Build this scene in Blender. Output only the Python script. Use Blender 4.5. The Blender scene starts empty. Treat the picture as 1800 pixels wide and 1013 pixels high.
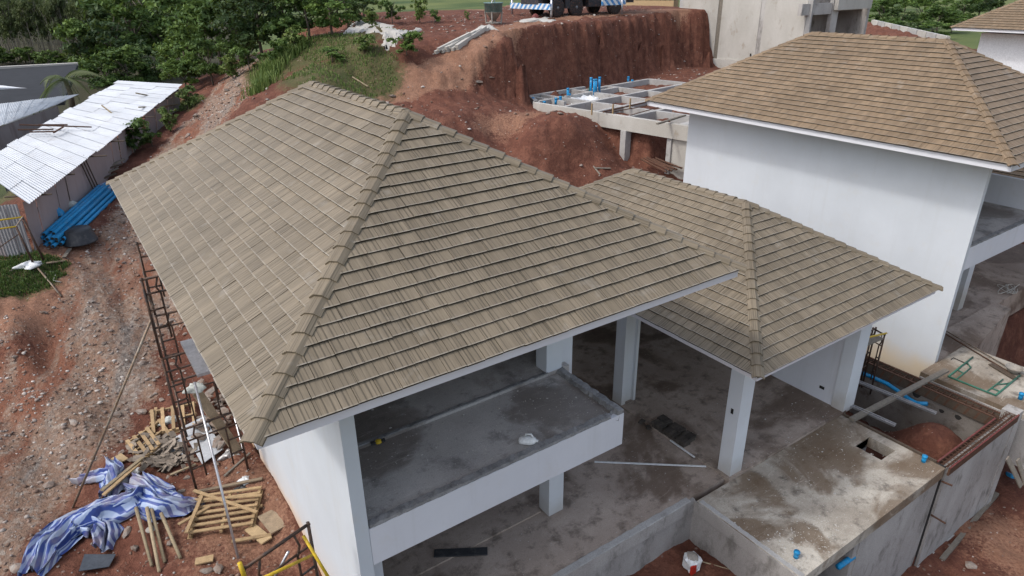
import bpy, bmesh, math, random
import numpy as np
from mathutils import Vector, Matrix
random.seed(7); RNG = np.random.default_rng(11)
rad = math.radians
scene = bpy.context.scene
COL = scene.collection

# ------------------------------------------------------------------ camera
CAM = Vector((-0.862, -5.566, 9.045)); FPX = 1185.7
YAW, PITCH, ROLL = 0.5969, 0.42788, -0.01337
def cam_axes():
    cy, sy, cp, sp = math.cos(YAW), math.sin(YAW), math.cos(PITCH), math.sin(PITCH)
    f = Vector((sy*cp, cy*cp, -sp)); r = Vector((cy, -sy, 0)); u = r.cross(f)
    c, s = math.cos(ROLL), math.sin(ROLL)
    return c*r + s*u, -s*r + c*u, f
RT, UP, FW = cam_axes()
cd = bpy.data.cameras.new('camera'); cam = bpy.data.objects.new('camera', cd); COL.objects.link(cam)
cd.sensor_width = 36; cd.lens = FPX/1800*36; cd.clip_start = .1; cd.clip_end = 6000
mw = Matrix((RT, UP, -FW)).transposed().to_4x4(); mw.translation = CAM
cam.matrix_world = mw; scene.camera = cam

# ------------------------------------------------------------------ sky, sun, exposure
SUN = Vector((-1.0, 0.2, 1.30)).normalized()          # towards the sun
elev = math.asin(SUN.z); azim = math.atan2(SUN.x, SUN.y)
w = bpy.data.worlds.new('World'); scene.world = w; w.use_nodes = True
nt = w.node_tree; bg = nt.nodes['Background']
sky = nt.nodes.new('ShaderNodeTexSky'); sky.sky_type = 'NISHITA'; sky.sun_disc = False
sky.sun_elevation = elev; sky.sun_rotation = azim; sky.air_density = 1.0; sky.dust_density = 3.0; sky.ozone_density = 1.0
hs = nt.nodes.new('ShaderNodeHueSaturation'); hs.inputs['Saturation'].default_value = .66   # thin bright cloud veils the blue
nt.links.new(sky.outputs[0], hs.inputs['Color']); nt.links.new(hs.outputs[0], bg.inputs[0]); bg.inputs[1].default_value = .15
sl = bpy.data.lights.new('sun', 'SUN'); sl.energy = .72; sl.angle = rad(5); sl.color = (1, .98, .96)
so = bpy.data.objects.new('sun', sl); COL.objects.link(so)
so.rotation_euler = (-SUN).to_track_quat('-Z', 'Y').to_euler(); so.location = SUN*60
scene.view_settings.view_transform = 'Standard'; scene.view_settings.look = 'None'
scene.view_settings.exposure = 0.87; scene.view_settings.gamma = 1.0
scene.cycles.use_denoising = True
scene.cycles.max_bounces = 6; scene.cycles.diffuse_bounces = 3; scene.cycles.transparent_max_bounces = 6

# ------------------------------------------------------------------ helpers
def at(u, v, x=None, y=None, z=None):
    """point of the place seen at photo position (u, v) on a known plane"""
    d = RT*((u-900)/FPX) + UP*((506.5-v)/FPX) + FW
    if x is not None: t = (x-CAM.x)/d.x
    elif y is not None: t = (y-CAM.y)/d.y
    else: t = (z-CAM.z)/d.z
    return CAM + d*t

class MB:
    """collects faces; build() links them as one mesh object"""
    def __init__(s): s.v = []; s.f = []; s.uv = []; s.rn = []
    def face(s, pts):
        n = len(s.v); s.v += [tuple(p) for p in pts]; s.f.append(tuple(range(n, n+len(pts)))); return s
    def poly(s, verts, faces):
        n = len(s.v); s.v += [tuple(p) for p in verts]; s.f += [tuple(i+n for i in f) for f in faces]; return s
    def hexa(s, b, t):                       # bottom quad, top quad (same order, ccw from above)
        return s.poly(list(b)+list(t), [(3,2,1,0),(4,5,6,7),(0,1,5,4),(1,2,6,5),(2,3,7,6),(3,0,4,7)])
    def box(s, x0, x1, y0, y1, z0, z1):
        return s.hexa([(x0,y0,z0),(x1,y0,z0),(x1,y1,z0),(x0,y1,z0)], [(x0,y0,z1),(x1,y0,z1),(x1,y1,z1),(x0,y1,z1)])
    def bar(s, a, b, w, h=None, up=(0,0,1)):  # square bar from a to b
        a, b = Vector(a), Vector(b); h = h or w; d = (b-a)
        if d.length < 1e-6: return s
        d.normalize(); up = Vector(up)
        if abs(d.dot(up)) > .98: up = Vector((1,0,0))
        r = d.cross(up).normalized()*w/2; u = r.cross(d).normalized()*h/2
        return s.hexa([a-r-u, a+r-u, b+r-u, b-r-u], [a-r+u, a+r+u, b+r+u, b-r+u])
    def tube(s, pts, rad_, n=6, cap=True, r2=None):
        pts = [Vector(p) for p in pts]; m = len(pts); base = len(s.v); prev = None
        for i, p in enumerate(pts):
            d = (pts[min(i+1,m-1)]-pts[max(i-1,0)]).normalized()
            if prev is None:
                a = Vector((0,0,1)) if abs(d.z) < .9 else Vector((1,0,0)); r = d.cross(a).normalized()
            else: r = (prev - d*prev.dot(d)).normalized()
            prev = r; q = d.cross(r); rr = rad_ if r2 is None else rad_+(r2-rad_)*i/(m-1)
            for k in range(n):
                t = 2*math.pi*k/n; s.v.append(tuple(p + (r*math.cos(t)+q*math.sin(t))*rr))
        for i in range(m-1):
            for k in range(n):
                k2 = (k+1)%n; s.f.append((base+i*n+k, base+i*n+k2, base+(i+1)*n+k2, base+(i+1)*n+k))
        if cap:
            s.f.append(tuple(base+k for k in range(n))[::-1]); s.f.append(tuple(base+(m-1)*n+k for k in range(n)))
        return s
    def lathe(s, c, prof, n=16):              # prof: (radius, z) list
        c = Vector(c); base = len(s.v)
        for r, z in prof:
            for k in range(n):
                t = 2*math.pi*k/n; s.v.append((c.x+r*math.cos(t), c.y+r*math.sin(t), c.z+z))
        for i in range(len(prof)-1):
            for k in range(n):
                k2 = (k+1)%n; s.f.append((base+i*n+k, base+i*n+k2, base+(i+1)*n+k2, base+(i+1)*n+k))
        s.f.append(tuple(base+k for k in range(n))[::-1]); s.f.append(tuple(base+(len(prof)-1)*n+k for k in range(n)))
        return s
    def mesh(s, name, mat, smooth=False):
        me = bpy.data.meshes.new(name); me.from_pydata(s.v, [], s.f); me.update()
        if mat: me.materials.append(MATS[mat] if isinstance(mat, str) else mat)
        if smooth: me.polygons.foreach_set('use_smooth', [True]*len(me.polygons))
        return me
    def build(s, name, mat, parent=None, smooth=False):
        return link(name, s.mesh(name, mat, smooth), parent)

def link(name, me, parent=None):
    o = bpy.data.objects.new(name, me); COL.objects.link(o)
    if parent is not None:
        o.parent = parent; o.matrix_parent_inverse = Matrix.Translation(-WLOC.get(parent.name, Vector((0,0,0))))
        WLOC[o.name] = WLOC.get(parent.name, Vector((0,0,0))) if False else Vector((0,0,0))
    else: WLOC[o.name] = Vector((0,0,0))
    return o
WLOC = {}
ORD = 'first second third fourth fifth sixth seventh eighth ninth tenth eleventh twelfth thirteenth fourteenth fifteenth sixteenth seventeenth eighteenth nineteenth twentieth'.split()+['twenty-'+x for x in 'first second third fourth fifth sixth seventh eighth'.split()]
def tag(o, label=None, cat=None, group=None, kind=None):
    if label: o['label'] = label
    if cat: o['category'] = cat
    if group: o['group'] = group
    if kind: o['kind'] = kind
    return o
def thing(name, loc, label, cat, group=None):
    o = bpy.data.objects.new(name, None); COL.objects.link(o); o.location = loc; o.empty_display_size = .1
    WLOC[o.name] = Vector(loc); return tag(o, label, cat, group)
def struct(o): o['kind'] = 'structure'; return o

# numpy value noise ------------------------------------------------------------
_P = np.random.default_rng(3).random((256, 256))
def vnoise(x, y):
    xi = np.floor(x).astype(int); yi = np.floor(y).astype(int); fx = x-xi; fy = y-yi
    fx = fx*fx*(3-2*fx); fy = fy*fy*(3-2*fy)
    a = _P[xi & 255, yi & 255]; b = _P[(xi+1) & 255, yi & 255]; c = _P[xi & 255, (yi+1) & 255]; d = _P[(xi+1) & 255, (yi+1) & 255]
    return (a*(1-fx)+b*fx)*(1-fy)+(c*(1-fx)+d*fx)*fy
def fbm(x, y, o=4, lac=2.03, g=.5):
    s = 0; a = 1; t = 0
    for i in range(o):
        s = s + a*vnoise(x*lac**i+17.3*i, y*lac**i+9.1*i); t += a; a *= g
    return s/t - .5

# ------------------------------------------------------------------ materials
MATS = {}
class N:
    """small node-tree writer"""
    def __init__(s, name):
        s.m = bpy.data.materials.new(name); s.m.use_nodes = True; s.t = s.m.node_tree
        s.b = s.t.nodes['Principled BSDF']; MATS[name] = s.m
        s.b.inputs['Specular IOR Level'].default_value = .3
    def n(s, typ, **kw):
        nd = s.t.nodes.new(typ)
        for k, v in kw.items():
            if k in nd.inputs.keys(): nd.inputs[k].default_value = v
            else: setattr(nd, k, v)
        return nd
    def l(s, a, b): s.t.links.new(a, b)
    def pos(s, scale=(1,1,1), obj=False):
        mp = s.n('ShaderNodeMapping'); mp.inputs['Scale'].default_value = scale
        if obj: s.l(s.n('ShaderNodeTexCoord').outputs['Object'], mp.inputs[0])
        else: s.l(s.n('ShaderNodeNewGeometry').outputs['Position'], mp.inputs[0])
        return mp.outputs[0]
    def noise(s, vec, scale, detail=4, rough=.55, dist=0):
        nd = s.n('ShaderNodeTexNoise'); nd.inputs['Scale'].default_value = scale; nd.inputs['Detail'].default_value = detail
        nd.inputs['Roughness'].default_value = rough; nd.inputs['Distortion'].default_value = dist
        s.l(vec, nd.inputs['Vector']); return nd.outputs['Fac']
    def ramp(s, fac, stops):
        nd = s.n('ShaderNodeValToRGB'); cr = nd.color_ramp
        while len(cr.elements) < len(stops): cr.elements.new(.5)
        for e, (p, c) in zip(cr.elements, stops):
            e.position = p; e.color = (*c, 1) if isinstance(c, tuple) else (c, c, c, 1)
        s.l(fac, nd.inputs[0]); return nd.outputs[0]
    def mix(s, fac, a, b, mode='MIX'):
        nd = s.n('ShaderNodeMix', data_type='RGBA', blend_type=mode)
        for i, x in ((0, fac), (6, a), (7, b)):
            if isinstance(x, (int, float)) and i == 0: nd.inputs[0].default_value = x
            elif isinstance(x, tuple): nd.inputs[i].default_value = (*x, 1)
            elif isinstance(x, (int, float)): nd.inputs[i].default_value = (x, x, x, 1)
            else: s.l(x, nd.inputs[i])
        return nd.outputs[2]
    def math(s, op, a, b=0.0):
        nd = s.n('ShaderNodeMath', operation=op)
        for i, x in enumerate((a, b)):
            if isinstance(x, (int, float)): nd.inputs[i].default_value = x
            else: s.l(x, nd.inputs[i])
        return nd.outputs[0]
    def bump(s, h, strength=.3, dist=.02):
        nd = s.n('ShaderNodeBump'); nd.inputs['Strength'].default_value = strength; nd.inputs['Distance'].default_value = dist
        s.l(h, nd.inputs['Height']); s.l(nd.outputs[0], s.b.inputs['Normal'])
    def out(s, col, rough=.85, metal=0.0):
        if isinstance(col, tuple): s.b.inputs['Base Color'].default_value = (*col, 1)
        else: s.l(col, s.b.inputs['Base Color'])
        if isinstance(rough, (int, float)): s.b.inputs['Roughness'].default_value = rough
        else: s.l(rough, s.b.inputs['Roughness'])
        s.b.inputs['Metallic'].default_value = metal; return s.m

def simple(name, c, rough=.7, var=.25, scale=2.0, metal=0.0, c2=None, bump=.15, bscale=25, rnd=0.0, obj=False, dirt=None):
    """painted/wood/metal/plastic with blotches, fine grain and per-object variation"""
    k = N(name); p = k.pos(obj=obj)
    f = k.noise(p, scale, 5, .6); g = k.noise(p, bscale, 3)
    c2 = c2 or tuple(x*(1-var) for x in c)
    col = k.mix(k.ramp(f, [(.35, 0.0), (.65, 1.0)]), c, c2)
    col = k.mix(.5, col, k.ramp(g, [(.3, .72), (.7, 1.25)]), 'MULTIPLY') if var > .02 else col
    if dirt: col = k.mix(k.ramp(k.noise(p, scale*2.3, 6, .65), [(.52, 0.0), (.68, .8)]), col, dirt)
    if rnd:
        oi = k.n('ShaderNodeObjectInfo'); col = k.mix(1.0, col, k.ramp(oi.outputs['Random'], [(0, 1-rnd), (1, 1+rnd)]), 'MULTIPLY')
    if bump: k.bump(g, bump, .01)
    return k.out(col, rough, metal)
# roof tile: wood-grain fibre cement; UV = metres along / up the slope, 'rnd' = offset of each tile
def tile_mat(name, c_lo, c_hi, edge):
    k = N(name); uv = k.n('ShaderNodeUVMap').outputs[0]; sp = k.n('ShaderNodeSeparateXYZ'); k.l(uv, sp.inputs[0])
    at_ = k.n('ShaderNodeAttribute', attribute_name='rnd').outputs['Fac']
    oi = k.n('ShaderNodeObjectInfo').outputs['Random']
    r = k.math('FRACT', k.math('ADD', k.math('MULTIPLY', at_, 7.31), k.math('MULTIPLY', oi, 5.77)))
    u = k.math('ADD', sp.outputs[0], k.math('MULTIPLY', r, 31.0))
    vo = k.n('ShaderNodeTexVoronoi', voronoi_dimensions='1D', feature='F1'); vo.inputs['Scale'].default_value = 17.0; k.l(u, vo.inputs['W'])
    ve = k.n('ShaderNodeTexVoronoi', voronoi_dimensions='1D', feature='DISTANCE_TO_EDGE'); ve.inputs['Scale'].default_value = 17.0; k.l(u, ve.inputs['W'])
    strip = k.n('ShaderNodeSeparateXYZ'); k.l(vo.outputs['Color'], strip.inputs[0])
    cx = k.n('ShaderNodeCombineXYZ'); k.l(k.math('MULTIPLY', u, 60.0), cx.inputs[0]); k.l(k.math('MULTIPLY', sp.outputs[1], 3.5), cx.inputs[1])
    grain = k.noise(cx.outputs[0], 1.0, 4, .6)
    big = k.noise(k.pos(), .55, 4, .6); mid = k.noise(k.pos(), 2.6, 4, .6)
    col = k.mix(k.ramp(strip.outputs[0], [(0, .25), (1, .75)]), c_lo, c_hi)
    col = k.mix(.8, col, k.ramp(grain, [(.25, .70), (.75, 1.3)]), 'MULTIPLY')
    col = k.mix(1.0, col, k.ramp(r, [(0, .91), (1, 1.09)]), 'MULTIPLY')
    col = k.mix(.9, col, k.ramp(big, [(.3, .86), (.7, 1.14)]), 'MULTIPLY')
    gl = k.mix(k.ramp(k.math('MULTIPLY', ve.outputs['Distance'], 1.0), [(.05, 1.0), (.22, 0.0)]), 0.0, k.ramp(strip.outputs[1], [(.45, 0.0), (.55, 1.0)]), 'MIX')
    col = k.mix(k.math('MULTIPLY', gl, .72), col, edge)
    # pale bloom and dark mould in blotches
    col = k.mix(k.ramp(mid, [(.60, 0.0), (.78, .35)]), col, (.36, .34, .30))
    cx2 = k.n('ShaderNodeCombineXYZ'); k.l(k.math('MULTIPLY', u, 9.0), cx2.inputs[0]); k.l(k.math('MULTIPLY', sp.outputs[1], .7), cx2.inputs[1])
    col = k.mix(k.ramp(k.noise(cx2.outputs[0], 1.0, 4, .6), [(.56, 0.0), (.76, .4)]), col, (.10, .085, .065))
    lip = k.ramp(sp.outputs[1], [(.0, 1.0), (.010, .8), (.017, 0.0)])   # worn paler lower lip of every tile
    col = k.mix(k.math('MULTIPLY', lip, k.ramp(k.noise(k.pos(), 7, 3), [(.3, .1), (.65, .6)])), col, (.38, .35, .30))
    k.bump(k.mix(.5, grain, k.ramp(ve.outputs['Distance'], [(0, 0.0), (.08, 1.0)]), 'MIX'), .35, .006)
    k.b.inputs['Specular IOR Level'].default_value = .35
    return k.out(col, .62)
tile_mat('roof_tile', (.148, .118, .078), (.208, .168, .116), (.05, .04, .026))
simple('tile_edge_shade', (.050, .038, .024), .9, .2, 4, bump=0)  # near-black lower edges paint in the shadow line below each tile row
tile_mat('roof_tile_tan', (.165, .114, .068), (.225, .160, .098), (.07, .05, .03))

def concrete(name, c, c2, dark, dstart=.5, wet=None, scale=.8, rough=.82, gritty=True, stretch=(1,1,1)):
    k = N(name); p = k.pos(stretch); q = k.pos()
    a = k.noise(p, scale, 6, .62, .3); b = k.noise(p, scale*3.7, 6, .68); g = k.noise(q, 60, 3)
    col = k.mix(k.ramp(a, [(.35, 0.0), (.65, 1.0)]), c, c2)
    col = k.mix(k.ramp(b, [(dstart, 0.0), (dstart+.16, .8)]), col, dark)
    rg = rough
    if wet:
        wm = k.ramp(k.noise(p, scale*.55, 5, .55, .6), [(.50, 0.0), (.56, .75), (.7, .9)])
        col = k.mix(wm, col, wet); rg = k.math('SUBTRACT', rough, k.math('MULTIPLY', wm, .28))
    if gritty:
        col = k.mix(k.ramp(k.noise(q, 17, 6, .78), [(.55, 0.0), (.70, .55)]), col, tuple(x*.45 for x in c2))
        col = k.mix(k.ramp(k.noise(k.pos((1, 6, 1)), 2.2, 6, .7, 1.2), [(.58, 0.0), (.72, .4)]), col, tuple(min(1, x*1.35) for x in c))
        for vs_, th_, al_ in ((9.0, .10, .7), (21.0, .16, .55)):
            sp = k.n('ShaderNodeTexVoronoi'); sp.inputs['Scale'].default_value = vs_; k.l(q, sp.inputs['Vector']); sc = k.n('ShaderNodeSeparateXYZ'); k.l(sp.outputs['Color'], sc.inputs[0])
            msk = k.math('MULTIPLY', k.ramp(sp.outputs['Distance'], [(th_*.5, 1.0), (th_, 0.0)]), k.ramp(sc.outputs[0], [(.72, 0.0), (.76, al_)]))
            col = k.mix(msk, col, (.55, .52, .47))
    col = k.mix(.8, col, k.ramp(g, [(.25, .75), (.75, 1.25)]), 'MULTIPLY')
    k.bump(k.mix(.5, b, g), .3, .012)
    return k.out(col, rg)
concrete('slab_brown', (.42, .345, .285), (.30, .24, .195), (.12, .094, .074), .51, (.115, .078, .054))
concrete('slab_terrace', (.52, .475, .40), (.30, .26, .21), (.11, .092, .075), .52, (.135, .086, .047), .9)
concrete('slab_grey', (.47, .445, .415), (.335, .315, .295), (.15, .142, .134), .52, (.165, .14, .12), .7)
concrete('curb_dark', (.27, .265, .26), (.19, .188, .185), (.10, .10, .10), .5, None, 2.0)
concrete('concrete_wall', (.43, .41, .385), (.29, .27, .25), (.13, .12, .105), .52, None, .7, .85, False, (1, 1, .45))
concrete('concrete_pale', (.46, .44, .40), (.37, .35, .31), (.25, .20, .14), .58, None, .6, .85, False, (1, 1, .5))
concrete('concrete_fresh', (.40, .39, .37), (.31, .30, .285), (.19, .17, .15), .57, None, 1.2, .85, False)
concrete('tank_wall', (.22, .20, .18), (.16, .14, .12), (.09, .07, .055), .52, None, 1.0, .85, False)

# white painted plaster with splash stains near the ground and faint run marks
def plaster(name, c, zg, stain=(.62, .36, .14), runs=.25):
    k = N(name); q = k.pos(); ge = k.n('ShaderNodeSeparateXYZ'); k.l(k.n('ShaderNodeNewGeometry').outputs['Position'], ge.inputs[0])
    a = k.noise(q, .6, 5, .6); r = k.noise(k.pos((5, 5, .25)), 1.0, 5, .6); g = k.noise(q, 45, 2)
    col = k.mix(k.ramp(a, [(.35, 0.0), (.7, 1.0)]), c, tuple(x*.90 for x in c))
    col = k.mix(k.ramp(r, [(.55, 0.0), (.74, runs)]), col, (.45, .45, .43)); col = k.mix(k.ramp(k.noise(q, 2.1, 6, .7), [(.56, 0.0), (.74, .22)]), col, (.52, .48, .40))
    h = k.math('SUBTRACT', ge.outputs[2], zg)
    hn = k.math('ADD', h, k.math('MULTIPLY', k.math('SUBTRACT', k.noise(q, 1.3, 5), .5), .9))
    col = k.mix(k.ramp(k.math('MULTIPLY', hn, .5), [(.0, .85), (.10, .65), (.30, .12), (.6, 0.0)]), col, stain)
    k.bump(g, .06, .004)
    return k.out(col, .6)
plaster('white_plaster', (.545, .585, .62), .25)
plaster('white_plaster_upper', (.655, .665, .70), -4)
plaster('white_plaster_right', (.565, .595, .62), -.75, (.62, .50, .34), .2)
plaster('column_white', (.65, .68, .71), -.12, (.40, .36, .31), .12)
simple('fascia_grey', (.66, .64, .67), .5, .02, 1.5, bump=0)
simple('fascia_white', (.62, .62, .645), .45, .02, 1.5, bump=0)
simple('soffit', (.78, .78, .78), .7, .08)

# wood, metal, plastic
def wood(name, c, var=.35, rnd=.2, long=(1.5, 12, 12)):
    k = N(name); p = k.pos(obj=True); mp = k.n('ShaderNodeMapping'); mp.inputs['Scale'].default_value = (9, 9, 9); k.l(p, mp.inputs[0])
    f = k.noise(mp.outputs[0], 1.2, 6, .7, .5); g = k.noise(mp.outputs[0], 6, 3)
    oi = k.n('ShaderNodeObjectInfo').outputs['Random']
    col = k.mix(k.ramp(f, [(.3, 0.0), (.7, 1.0)]), c, tuple(x*(1-var) for x in c))
    col = k.mix(1.0, col, k.ramp(oi, [(0, 1-rnd), (1, 1+rnd)]), 'MULTIPLY')
    col = k.mix(.6, col, k.ramp(g, [(.3, .7), (.7, 1.2)]), 'MULTIPLY')
    k.bump(g, .3, .01); return k.out(col, .8)
wood('pallet_wood', (.42, .29, .155)); wood('plank_wood', (.33, .25, .165)); wood('grey_wood', (.24, .21, .17)); wood('dark_wood', (.10, .075, .055))
wood('bamboo', (.34, .27, .17), .3); wood('form_ply', (.50, .36, .20), .2)
simple('scaffold_steel', (.055, .048, .045), .6, .4, 12, .6, (.13, .075, .05))
simple('brace_steel', (.27, .24, .20), .55, .3, 9, .5, (.20, .13, .08))
simple('yellow_paint', (.62, .42, .03), .45, .2, 8)
simple('galvanised', (.48, .48, .50), .35, .2, 6, .75)
simple('blue_pvc', (.015, .27, .55), .45, .2, 4, rnd=.12, bump=.02, dirt=(.12, .28, .42))
simple('black_plastic', (.040, .042, .045), .45, .2, 3, dirt=(.085, .082, .078))
simple('grey_sheet', (.40, .41, .42), .5, .12, 2, bump=.05)
simple('slate_sheet', (.075, .085, .10), .5, .2, 6)
simple('rust', (.115, .058, .036), .85, .4, 9, .2, (.085, .045, .03))
simple('red_paint', (.17, .045, .04), .6, .3, 7, dirt=(.15, .08, .06))
simple('green_paint', (.05, .17, .115), .55, .3, 9)
simple('white_plastic', (.72, .73, .72), .4, .1, 5)
simple('cloth_grey', (.50, .52, .48), .9, .25, 9)
simple('foil', (.50, .48, .46), .35, .4, 14, .4)
simple('rope', (.45, .43, .38), .9, .2)
simple('rubber', (.025, .025, .026), .8, .3, 6, dirt=(.20, .085, .05))
simple('truck_dark', (.03, .033, .04), .5, .3, 4, dirt=(.16, .08, .05))
simple('truck_grey', (.16, .17, .18), .5, .3, 4)
simple('bucket_green', (.15, .25, .24), .6, .3, 5, dirt=(.32, .30, .27))
simple('cement_crust', (.34, .31, .27), .9, .3, 5)
simple('lamp_red', (.45, .03, .02), .3, .1); simple('lamp_orange', (.6, .22, .02), .3, .1)
simple('dark_void', (.03, .028, .026), .9, .2); simple('window_grey', (.10, .11, .12), .4, .1)
simple('broken_tile', (.23, .19, .15), .8, .3, 6, rnd=.35)
simple('brick_dark', (.085, .072, .060), .9, .35, 10, rnd=.25)
simple('stone_grey', (.24, .215, .19), .95, .3, 9, c2=(.20, .14, .105), rnd=.3, bump=.9)
simple('bark', (.14, .115, .09), .95, .35, 5, bump=.5, obj=False); simple('bark_pale', (.20, .18, .15), .95, .35, 5, bump=.4)
simple('white_render', (.66, .67, .68), .7, .04, 1, bump=0)
simple('roof_grey', (.030, .032, .036), .95, .2, 2); simple('roof_rust', (.30, .16, .11), .8, .3, 2)

# hazard stripes on the crane outriggers: white and blue diagonals
k = N('hazard_stripe'); p = k.pos((1,1,1), True); sx = k.n('ShaderNodeSeparateXYZ'); k.l(p, sx.inputs[0])
s_ = k.math('FRACT', k.math('MULTIPLY', k.math('ADD', sx.outputs[0], sx.outputs[2]), 2.4))
c_ = k.mix(k.ramp(s_, [(.49, 0.0), (.51, 1.0)]), (.62, .66, .68), (.05, .22, .48))
k.out(k.mix(k.ramp(k.noise(p, 6, 4), [(.5, 0.0), (.7, .6)]), c_, (.42, .36, .32)), .5)

# corrugated zinc
def zinc(name, c, c2, rust, rough=.45, metal=.35):
    k = N(name); q = k.pos(); a = k.noise(q, .8, 5, .6); r = k.noise(k.pos((3, 3, .5)), 1.0, 6, .65); oi = k.n('ShaderNodeObjectInfo').outputs['Random']
    col = k.mix(k.ramp(a, [(.35, 0.0), (.65, 1.0)]), c, c2)
    col = k.mix(1.0, col, k.ramp(oi, [(0, .93), (1, 1.05)]), 'MULTIPLY')
    col = k.mix(k.ramp(r, [(.52, 0.0), (.75, .6)]), col, rust)
    return k.out(col, rough, metal)
zinc('zinc_roof', (.52, .54, .56), (.45, .47, .49), (.38, .36, .34), .5, .1)
zinc('zinc_wall', (.36, .31, .30), (.30, .27, .27), (.24, .17, .14), .55, .15)
zinc('zinc_front', (.33, .33, .34), (.26, .25, .26), (.17, .13, .12), .55, .15)

# striped tarpaulin: uses UV.x along the stripes' cross direction
k = N('striped_tarp'); uvn = k.n('ShaderNodeUVMap').outputs[0]; sx = k.n('ShaderNodeSeparateXYZ'); k.l(uvn, sx.inputs[0])
s_ = k.math('FRACT', k.math('MULTIPLY', sx.outputs[0], 15.0)); s2 = k.math('FRACT', k.math('MULTIPLY', sx.outputs[0], 3.5))
c_ = k.mix(k.ramp(s_, [(.44, 0.0), (.50, 1.0), (.94, 1.0), (1, 0.0)]), (.024, .055, .235), (.29, .36, .50))
c_ = k.mix(k.ramp(k.noise(k.pos(), 2.2, 5), [(.44, 0.0), (.68, .6)]), c_, (.34, .27, .21))
k.b.inputs['Specular IOR Level'].default_value = .5; k.bump(k.noise(k.pos(), 16, 4), .35, .02)
k.out(c_, .45)

# leaves: tint from a face attribute, light passes through
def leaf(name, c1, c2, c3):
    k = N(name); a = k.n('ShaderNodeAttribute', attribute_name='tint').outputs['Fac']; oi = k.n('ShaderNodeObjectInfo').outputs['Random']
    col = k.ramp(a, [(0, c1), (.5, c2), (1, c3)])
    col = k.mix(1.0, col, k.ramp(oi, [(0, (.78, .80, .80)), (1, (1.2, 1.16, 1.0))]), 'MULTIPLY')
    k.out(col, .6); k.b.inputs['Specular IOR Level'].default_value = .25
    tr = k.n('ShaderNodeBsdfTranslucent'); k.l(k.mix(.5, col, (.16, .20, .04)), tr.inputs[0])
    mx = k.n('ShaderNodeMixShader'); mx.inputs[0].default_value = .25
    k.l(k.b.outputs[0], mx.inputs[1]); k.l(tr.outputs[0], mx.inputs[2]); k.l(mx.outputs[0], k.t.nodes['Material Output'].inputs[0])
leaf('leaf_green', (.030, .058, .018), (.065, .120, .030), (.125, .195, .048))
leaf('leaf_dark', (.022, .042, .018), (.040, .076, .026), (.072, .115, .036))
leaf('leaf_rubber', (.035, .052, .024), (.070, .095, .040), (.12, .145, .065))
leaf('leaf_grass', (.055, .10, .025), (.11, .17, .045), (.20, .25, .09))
leaf('leaf_palm', (.045, .07, .03), (.09, .12, .05), (.17, .19, .09))

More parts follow.
